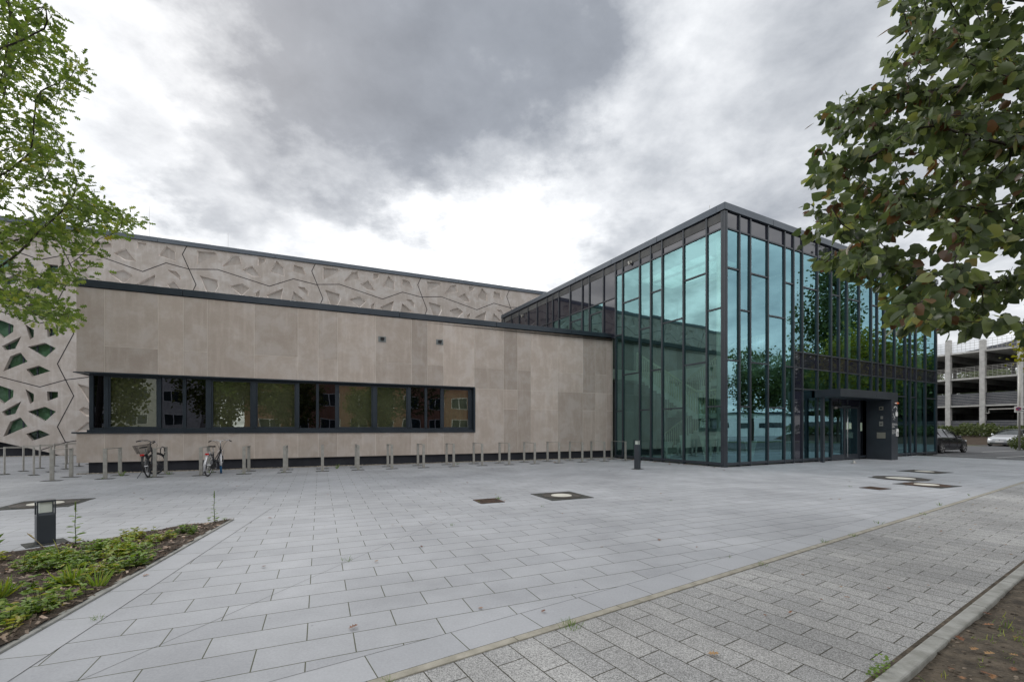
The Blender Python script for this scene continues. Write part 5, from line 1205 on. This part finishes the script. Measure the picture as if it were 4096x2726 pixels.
rb2 = MB(); rb2.prism([(.14, 2.80), (.14, 2.86), (.2, 2.87), (.25, 2.92), (.34, 2.92), (.38, 2.87), (.46, 2.86), (.46, 2.80)], .011, .014, F=lambda x, y, z: FS(x, z, y)); rb2.box(FS, -.18, .46, .011, .013, 2.66, 2.69); obj('car_symbol', rb2, M_BLACK, bd_)

# ------------------------------------------------------------------ planting bed: chips, ground cover, weeds
ch = MB(); rc = random.Random(9)
def bpt():
    a = rc.random()**.5; b_ = rc.random(); x, y = bedpt(a, b_); return x, y
for _ in range(9000):
    x, y = bpt(); z = bedz(x, y)+.002; w_ = rc.random()*6.28; l_ = rc.uniform(.010, .034); wd_ = l_*rc.uniform(.2, .45); dx, dy = math.cos(w_), math.sin(w_); tz = rc.uniform(-.012, .016); th = rc.uniform(.002, .006)
    P_ = [Vector((x-dx*l_-dy*wd_, y-dy*l_+dx*wd_, z-tz)), Vector((x+dx*l_-dy*wd_, y+dy*l_+dx*wd_, z+tz)), Vector((x+dx*l_+dy*wd_, y+dy*l_-dx*wd_, z+tz+th)), Vector((x-dx*l_+dy*wd_, y-dy*l_-dx*wd_, z-tz+th))]
    Q_ = [p-Vector((0, 0, th)) for p in P_]; t = rc.uniform(-.6, .9) if rc.random() < .9 else 2.2
    ch.face(P_, t)
    for i in range(4): ch.face([P_[i], Q_[i], Q_[(i+1) % 4], P_[(i+1) % 4]], t)
tag(obj('bark_chips', ch, M_CHIP, recalc=False, tint=True), 'brown bark chips covering the planting bed', 'bark mulch', kind='stuff')
# ground cover plants: short stems with whorls of leaves
pos, dr, sz_, tt = [], [], [], []; stm = MB(); npl = 0
clumps = []
while len(clumps) < 104:
    x, y = bpt()
    clumps.append((x, y, rc.uniform(.10, .24)))
for (x, y, r_) in clumps:
    ct = rc.uniform(.15, .95)
    for _ in range(int(34*r_/.2)):
        px, py = x+rc.gauss(0, r_*.55), y+rc.gauss(0, r_*.55); hh = rc.uniform(.03, .14)
        A_ = Vector((px, py))-BT; ca_ = A_.dot(Vector((-bdr.y, bdr.x)) if Vector((-bdr.y, bdr.x)).x < 0 else Vector((bdr.y, -bdr.x))); cb_ = A_.dot(Vector((-bdl.y, bdl.x)) if Vector((-bdl.y, bdl.x)).x > 0 else Vector((bdl.y, -bdl.x)))
        if ca_ < .05 or cb_ < .04: continue
        tip = Vector((px+rc.gauss(0, .02), py+rc.gauss(0, .02), hh)); stm.tube([(px, py, 0), tip], .0022, 3, cap=False)
        for lvl in (1.0, .62):
            for k in range(rc.randint(4, 6)):
                a = rc.random()*6.28; pos.append(Vector((px, py, 0)).lerp(tip, lvl)); dr.append((math.cos(a), math.sin(a), rc.uniform(-.15, .5))); sz_.append(rc.uniform(.028, .062)); tt.append(min(1, max(0, rc.gauss(ct, .22))))
gc = thing('ground_cover', (-5.0, 5.2, 0), 'low green leafy ground cover growing in patches on the bark mulch', 'ground cover'); gc['kind'] = 'stuff'
lo = leaves_mesh('foliage', leaf_plain(.26), [tuple(p) for p in pos], dr, sz_, tt, M_BEDL, gc, roll=.5, upbias=1.2); lo['kind'] = 'stuff'
so2 = obj('stems', stm, M_OAKSTEM if 'M_OAKSTEM' in globals() else M_HEDGE, gc, recalc=False, tint=True); so2['kind'] = 'stuff'
def grass_tuft(name, loc, n, h, m, label, group, spread=.03, tint=(.2, .7), z0=0.0, cat='grass tuft'):
    P_, D_, S_, T_ = [], [], [], []
    for _ in range(n):
        a = rc.random()*6.28; r_ = rc.random()*spread; P_.append((loc[0]+math.cos(a)*r_, loc[1]+math.sin(a)*r_, z0)); k = rc.uniform(.25, 1.1); D_.append((math.cos(a)*k, math.sin(a)*k, 1)); S_.append(rc.uniform(.5, 1)*h); T_.append(rc.uniform(*tint))
    return tag(leaves_mesh(name, leaf_blade(), P_, D_, S_, T_, m, roll=.2, upbias=.2), label, cat, group)
gB = 'grass tufts in the planting bed'
for (x, y, h_, lb) in ((-4.02, 4.05, .26, 'largest grass tuft at the kerb side of the bed'), (-4.35, 3.75, .22, 'yellowing grass tuft low in the bed, nearest the camera'), (-4.9, 4.75, .18, 'small grass tuft in the middle of the bed'), (-3.75, 4.0, .2, 'grass tuft leaning over the bed kerb')): grass_tuft('grass_tuft', (x, y), 34, h_, M_BEDL, lb, gB, .05, (.3, .95), .02)
def tall_weed(loc, h, label, name='tall_weed', lsz=.05, spike=True, m=M_BEDL, lean=(0, 0)):
    t_ = thing(name, (loc[0], loc[1], 0), label, 'weed', 'tall weeds in the bed'); L0 = Vector((loc[0], loc[1], .0))
    m_ = MB(); pts = [L0+Vector((lean[0]*f*f+.006*math.sin(f*9), lean[1]*f*f, h*f)) for f in (0, .25, .5, .75, 1)]; m_.tube(pts, [.005, .0045, .0038, .003, .002], 6); obj('stem', m_, M_HEDGE, t_, recalc=False, tint=True)
    P_, D_, S_, T_ = [], [], [], []
    for k in range(15):
        f = .12+.70*k/15; a = k*2.4; q = L0+Vector((lean[0]*f*f, lean[1]*f*f, h*f)); P_.append(tuple(q)); D_.append((math.cos(a), math.sin(a), .25)); S_.append(lsz*(1.5-f)); T_.append(rc.uniform(.1, .5))
    if spike:
        for k in range(80):
            f = rc.uniform(.80, 1.03); a = rc.random()*6.28; q = L0+Vector((lean[0]*f*f, lean[1]*f*f, h*f)); P_.append(tuple(q)); D_.append((math.cos(a), math.sin(a), .8)); S_.append(.020*(1.3-f)*2.2); T_.append(rc.uniform(.2, .7))
    lf = leaves_mesh('leaf_cluster', leaf_plain(.24), P_, D_, S_, T_, m, t_, roll=.2, upbias=1.2); return t_
tall_weed((-5.36, 5.42), .55, 'tall single-stemmed weed with a seed spike right of the short bollard light', lsz=.085)
tall_weed((-4.62, 6.85), .47, 'slender tall weed at the pointed tip of the planting bed', lsz=.05)
dk = thing('dock_plant', (-6.0, 5.0, 0), 'broad-leaved dock with upright leaves left of the short bollard light', 'plant')
leaves_mesh('leaves', leaf_plain(.16), [(-6.0, 5.0, .01)]*7, [(math.cos(a), math.sin(a), z) for a, z in ((.3, 1.6), (2.2, 1.8), (3.6, 1.0), (4.8, 1.2), (5.6, .7), (1.2, 1.0), (2.9, .5))], [.30, .32, .26, .24, .22, .24, .2], [.3, .35, .5, .2, .4, .3, .5], M_BEDL, dk, roll=.1, upbias=.3)
fx = thing('foxtail_grass', (-5.15, 4.95, 0), 'dry foxtail grass stalk leaning in front of the short bollard light', 'grass')
m_ = MB(); m_.tube([(-5.15, 4.95, 0), (-5.22, 4.93, .12), (-5.34, 4.93, .23)], .003, 5); m_.tube([(-5.34, 4.93, .23), (-5.38, 4.93, .262), (-5.415, 4.93, .285)], [.006, .009, .003], 7); obj('stalk', m_, mat('dry grass', (.30, .24, .12), .9), fx)
leaves_mesh('blade', leaf_blade(), [(-5.05, 4.93, 0), (-5.0, 4.97, 0)], [(-.35, 0, 1), (.3, .2, 1)], [.24, .2], [.9, .6], M_BEDL, fx, roll=.1)

# weeds in joints
gj = 'weeds growing in the paving joints'
wd = [(-1.81, 4.83, 16, .07, 'grass sprig on the diagonal paving seam'), (-.9, 6.6, 10, .06, 'small grass sprig on the seam below the drain grate'), (-.28, 9.1, 26, .09, 'green weed in the right corner of the left drain grate'), (-.66, 8.72, 12, .05, 'weed at the lower left of the left drain grate'),
      (.55, 8.2, 8, .05, 'tiny weed below the middle round cover'), (2.45, 4.95, 8, .04, 'tiny weed just above the edge band'), (3.98, 5.62, 14, .07, 'grass sprig on the edge band joint, first from the left'), (5.60, 6.75, 14, .07, 'weed on the edge band joint, second from the left'), (8.1, 8.35, 14, .09, 'weed on the edge band joint, third from the left'), (9.9, 9.55, 10, .07, 'weed on the edge band joint, fourth from the left'),
      (-3.15, 3.35, 14, .05, 'weed in the joint beside the bed kerb'), (8.42, 11.0, 14, .05, 'weed at the left corner of the right drain grate'), (3.2, 8.9, 8, .05, 'pair of weed sprigs in the middle of the plaza')]
for x, y, n_, h_, lb in wd: grass_tuft('joint_weed', (x, y), n_, h_, M_BEDL, lb, gj, .02+n_*.002, (.1, .5), .004, 'weed')
tuf = along(K1, KD, 0)
for s_, n_, h_, lb in ((-1.25, 60, .05, 'grass tuft on the kerb nearest the camera'), (1.45, 90, .05, 'bushiest grass tuft on the beige kerb'), (.1, 20, .04, 'thin grass blades beside the beige kerb'), (4.1, 24, .045, 'grass tuft on the path side of the beige kerb, middle'), (6.4, 24, .05, 'grass tuft on the path side of the beige kerb, farther on'), (9.2, 24, .05, 'grass tuft on the beige kerb, far right')):
    p = along(K1, KD, s_, KN, .085); grass_tuft('kerb_weed', (p.x, p.y), n_, h_, M_BEDL, lb, 'weeds along the beige kerb', .035+n_*.0007, (.1, .55), .004, 'weed')
for k, (x, y) in enumerate(((-12.0, 13.55), (-10.9, 14.05), (-9.9, 14.5), (-6.4, 16.1), (-2.2, 17.9))): grass_tuft('wall_weed', (x, y), 16, .22 if k in (0, 3) else .14, M_BEDL, f'small weed at the foot of the low wall, {ords[k]} from the left', 'weeds along the low wall', .05, (.1, .4), .0, 'weed')
for k in (1, 2, 4, 5): 
    c_ = sA+U*(1.158*k); grass_tuft('stand_weed', (c_.x-.06, c_.y), 22, .07, M_BEDL, f'weed at the front post of the {ords[k]} bike stand', 'weeds at the bike stands', .06, (.1, .5), .0, 'weed')
# soil: thin grass and litter on the right
P_, D_, S_, T_ = [], [], [], []
for _ in range(7000):
    a = rc.uniform(-1.5, 14); o = .2+rc.random()*4.5; x, y = K2+KD*a+KN*o
    if math.sin(x*2.3+1)+math.sin(y*3.1+x)+rc.gauss(0, .8) < -.2: continue
    for _ in range(4): k = rc.uniform(.3, 1.4); w_ = rc.random()*6.28; P_.append((x+rc.gauss(0, .02), y+rc.gauss(0, .02), .0)); D_.append((math.cos(w_)*k, math.sin(w_)*k, 1)); S_.append(rc.uniform(.02, .07)); T_.append(rc.uniform(.05, 1))
tag(leaves_mesh('sparse_grass', leaf_blade(), P_, D_, S_, T_, M_BEDL, roll=.2, upbias=.2), 'sparse thin grass growing on the bare soil right of the path', 'grass', kind='stuff')
P_, D_, S_, T_ = [], [], [], []
for _ in range(90):
    w_ = rc.random()*6.28; k_ = rc.choice((0, 1, 2)); x = (2.16, 2.25, 2.10)[k_]+rc.gauss(0, .022); y = (2.60, 2.67, 2.56)[k_]+rc.gauss(0, .018); P_.append((x, y, rc.uniform(.01, .07))); D_.append((math.cos(w_), math.sin(w_), rc.uniform(0, .6))); S_.append(rc.uniform(.012, .026)); T_.append(rc.uniform(.1, .5))
tag(leaves_mesh('clover_weed', leaf_plain(.4), P_, D_, S_, T_, M_BEDL, roll=.3, upbias=1), 'small bright clover-like weeds at the near end of the grey kerb', 'weed', kind='stuff')
cm = MB()
for _ in range(5200):
    a = rc.uniform(-1.0, 9); o = .13+rc.random()**1.3*3.6; q = K2+KD*a+KN*o
    pebble(cm, F0, q.x, q.y, .002+wav(q.x, q.y)*.8, rc.uniform(.004, .013), rc.uniform(-.9, .9))
tag(obj('soil_crumbs', cm, noisy(mat('soil crumbs', (.1, .08, .06), .95), (.055, .042, .03), (.19, .155, .12), 12, tint=.6), recalc=False, tint=True), 'dark crumbs and small stones on the bare soil beside the path', 'soil crumbs', kind='stuff')
# fallen leaves
def fallen(n, fn, size, name, label):
    P_, D_, S_, T_ = [], [], [], []
    for _ in range(n):
        x, y, z = fn(); w_ = rc.random()*6.28; P_.append((x, y, z+rc.uniform(.004, .014))); D_.append((math.cos(w_), math.sin(w_), rc.uniform(-.1, .25))); S_.append(rc.uniform(*size)); T_.append(rc.random())
    return tag(leaves_mesh(name, leaf_oak(), P_, D_, S_, T_, M_DEAD, roll=.25, upbias=1.5), label, 'fallen leaves', kind='stuff')
def f_wall():
    if rc.random() < .6: q = FL(rc.uniform(0, 6.2), .05+abs(rc.gauss(0, .45)), 0)
    else: q = FW(SE-abs(rc.gauss(0, 2.2)), .4+abs(rc.gauss(0, .9)), 0)
    return q.x, q.y, 0
fallen(150, f_wall, (.045, .10), 'leaf_litter', 'brown leaves drifted along the foot of the glass wall and last bike stands')
def f_plaza():
    x = rc.uniform(-13, 14); y = rc.uniform(3.4, 17)
    while (y-2.53) < (x+.835)*.645+.2 or (x < -4 and y < 9) : x = rc.uniform(-13, 14); y = rc.uniform(3.4, 17)
    return x, y, 0
fallen(95, f_plaza, (.03, .07), 'plaza_leaf_litter', 'scattered small brown leaves and crumbs on the pale plaza paving')
def f_soil():
    q = K2+KD*rc.uniform(-1, 12)+KN*(.15+rc.random()*4); return q.x, q.y, .012+wav(q.x, q.y)*.8
fallen(1100, f_soil, (.015, .07), 'soil_leaf_litter', 'dry leaves and scraps lying on the bare soil')
def f_bed(): x, y = bpt(); return x, y, bedz(x, y)+.01
fallen(240, f_bed, (.03, .075), 'bed_leaf_litter', 'orange-brown dry leaves lying in the planting bed')
def f_path():
    q = K1+KD*rc.uniform(-1, 14)+KN*rc.uniform(.15, 1.5); return q.x, q.y, .004
fallen(38, f_path, (.02, .05), 'path_leaf_litter', 'few tiny dry leaves on the grey granite path')
for (x, y, s_, t, lb) in ((-1.18, 3.18, .07, .1, 'curled dark brown leaf alone on the near plaza paving'), (.23, 3.47, .045, .05, 'small dark curled leaf on the edge band'), (1.25, 2.83, .07, .9, 'yellowish brown leaf on the near part of the path'), (-2.62, 4.62, .05, .2, 'brown leaf in the joint beside the planting bed'), (-1.5, 4.8, .05, .8, 'pale brown leaf beside the grass sprig on the seam')):
    tag(leaves_mesh('fallen_leaf', leaf_oak(), [(x, y, .014)], [(1, rc.uniform(-1, 1), .15)], [s_], [t], M_DEAD, roll=.1, upbias=2), lb, 'leaf', 'single fallen leaves')

# ================================================================== BUILDINGS SEEN IN THE GLASS
def slab_building(nm, P, d, n_, L0_, L1_, depth, h, wm, label, rows, wx_, ww, wh, winm, framem, roofm=None, group=None):
    F = frame(P, d, n_); t_ = thing(nm, (*(P+d*((L0_+L1_)/2)-n_*depth/2), 0), label, 'building', group)
    b_ = MB(); b_.box(F, L0_, L1_, -depth, 0, -.1, h); obj('wall', b_, wm, t_)
    b_ = MB(); b_.box(F, L0_-.3, L1_+.3, -depth-.3, .3, h+.01, h+.35); obj('roof', b_, roofm or M_LFASC, t_)
    for z in rows:
        a = L0_+wx_*.5
        while a+ww < L1_:
            f_ = MB()
            for q in ((a-.06, a+ww+.06, z-.06, z), (a-.06, a+ww+.06, z+wh, z+wh+.06), (a-.06, a, z, z+wh), (a+ww, a+ww+.06, z, z+wh), (a+ww*.5-.04, a+ww*.5+.04, z, z+wh)): f_.box(F, q[0], q[1], .004, .05, q[2], q[3])
            w = obj('window', f_, framem, t_); g_ = MB(); g_.face([F(a, .012, z), F(a+ww, .012, z), F(a+ww, .012, z+wh), F(a, .012, z+wh)]); obj('pane', g_, winm, w, recalc=False); a += wx_
    return t_
M_OPANE = mat('dark window', (.03, .04, .045), .1, 0, .8)
slab_building('white_building', P0+QN*34.6, RD, -QN, -8, 46, 12, 4.1, M_RENDER, 'low white flat-roofed building mirrored in the entrance glass', (1.55,), 5.5, 3.6, .9, M_OPANE, M_LFASC)
slab_building('rear_block', P0+QN*56, RD, -QN, -22, 3, 12, 8.6, M_RENDER, 'pale taller block behind the low white building in the mirror image', (2.0, 5.2), 4, 2.2, 1.3, M_OPANE, M_WHITE)
M_BRICK = paving('orange brick', 0, .25, .08, .5, (.26, .125, .085), (.32, .155, .10), (.28, .22, .18), .006, 30, .2)
slab_building('brick_building', Vector((24.2, -16.9)), U, V, -24, 14, 12, 11.0, M_BRICK, 'orange brick building with white windows mirrored in the ribbon window', (1.2, 4.4, 7.6), 3.5, 2.1, 1.5, M_OPANE, M_WHITE)
slab_building('apartment_block', Vector((-24, -46)), U, V, -12, 26, 12, 24, M_CONC, 'tall grey apartment block mirrored at the left of the ribbon window', (2, 5, 8, 11, 14, 17, 20), 4.0, 2.2, 1.4, M_OPANE, M_WHITE)
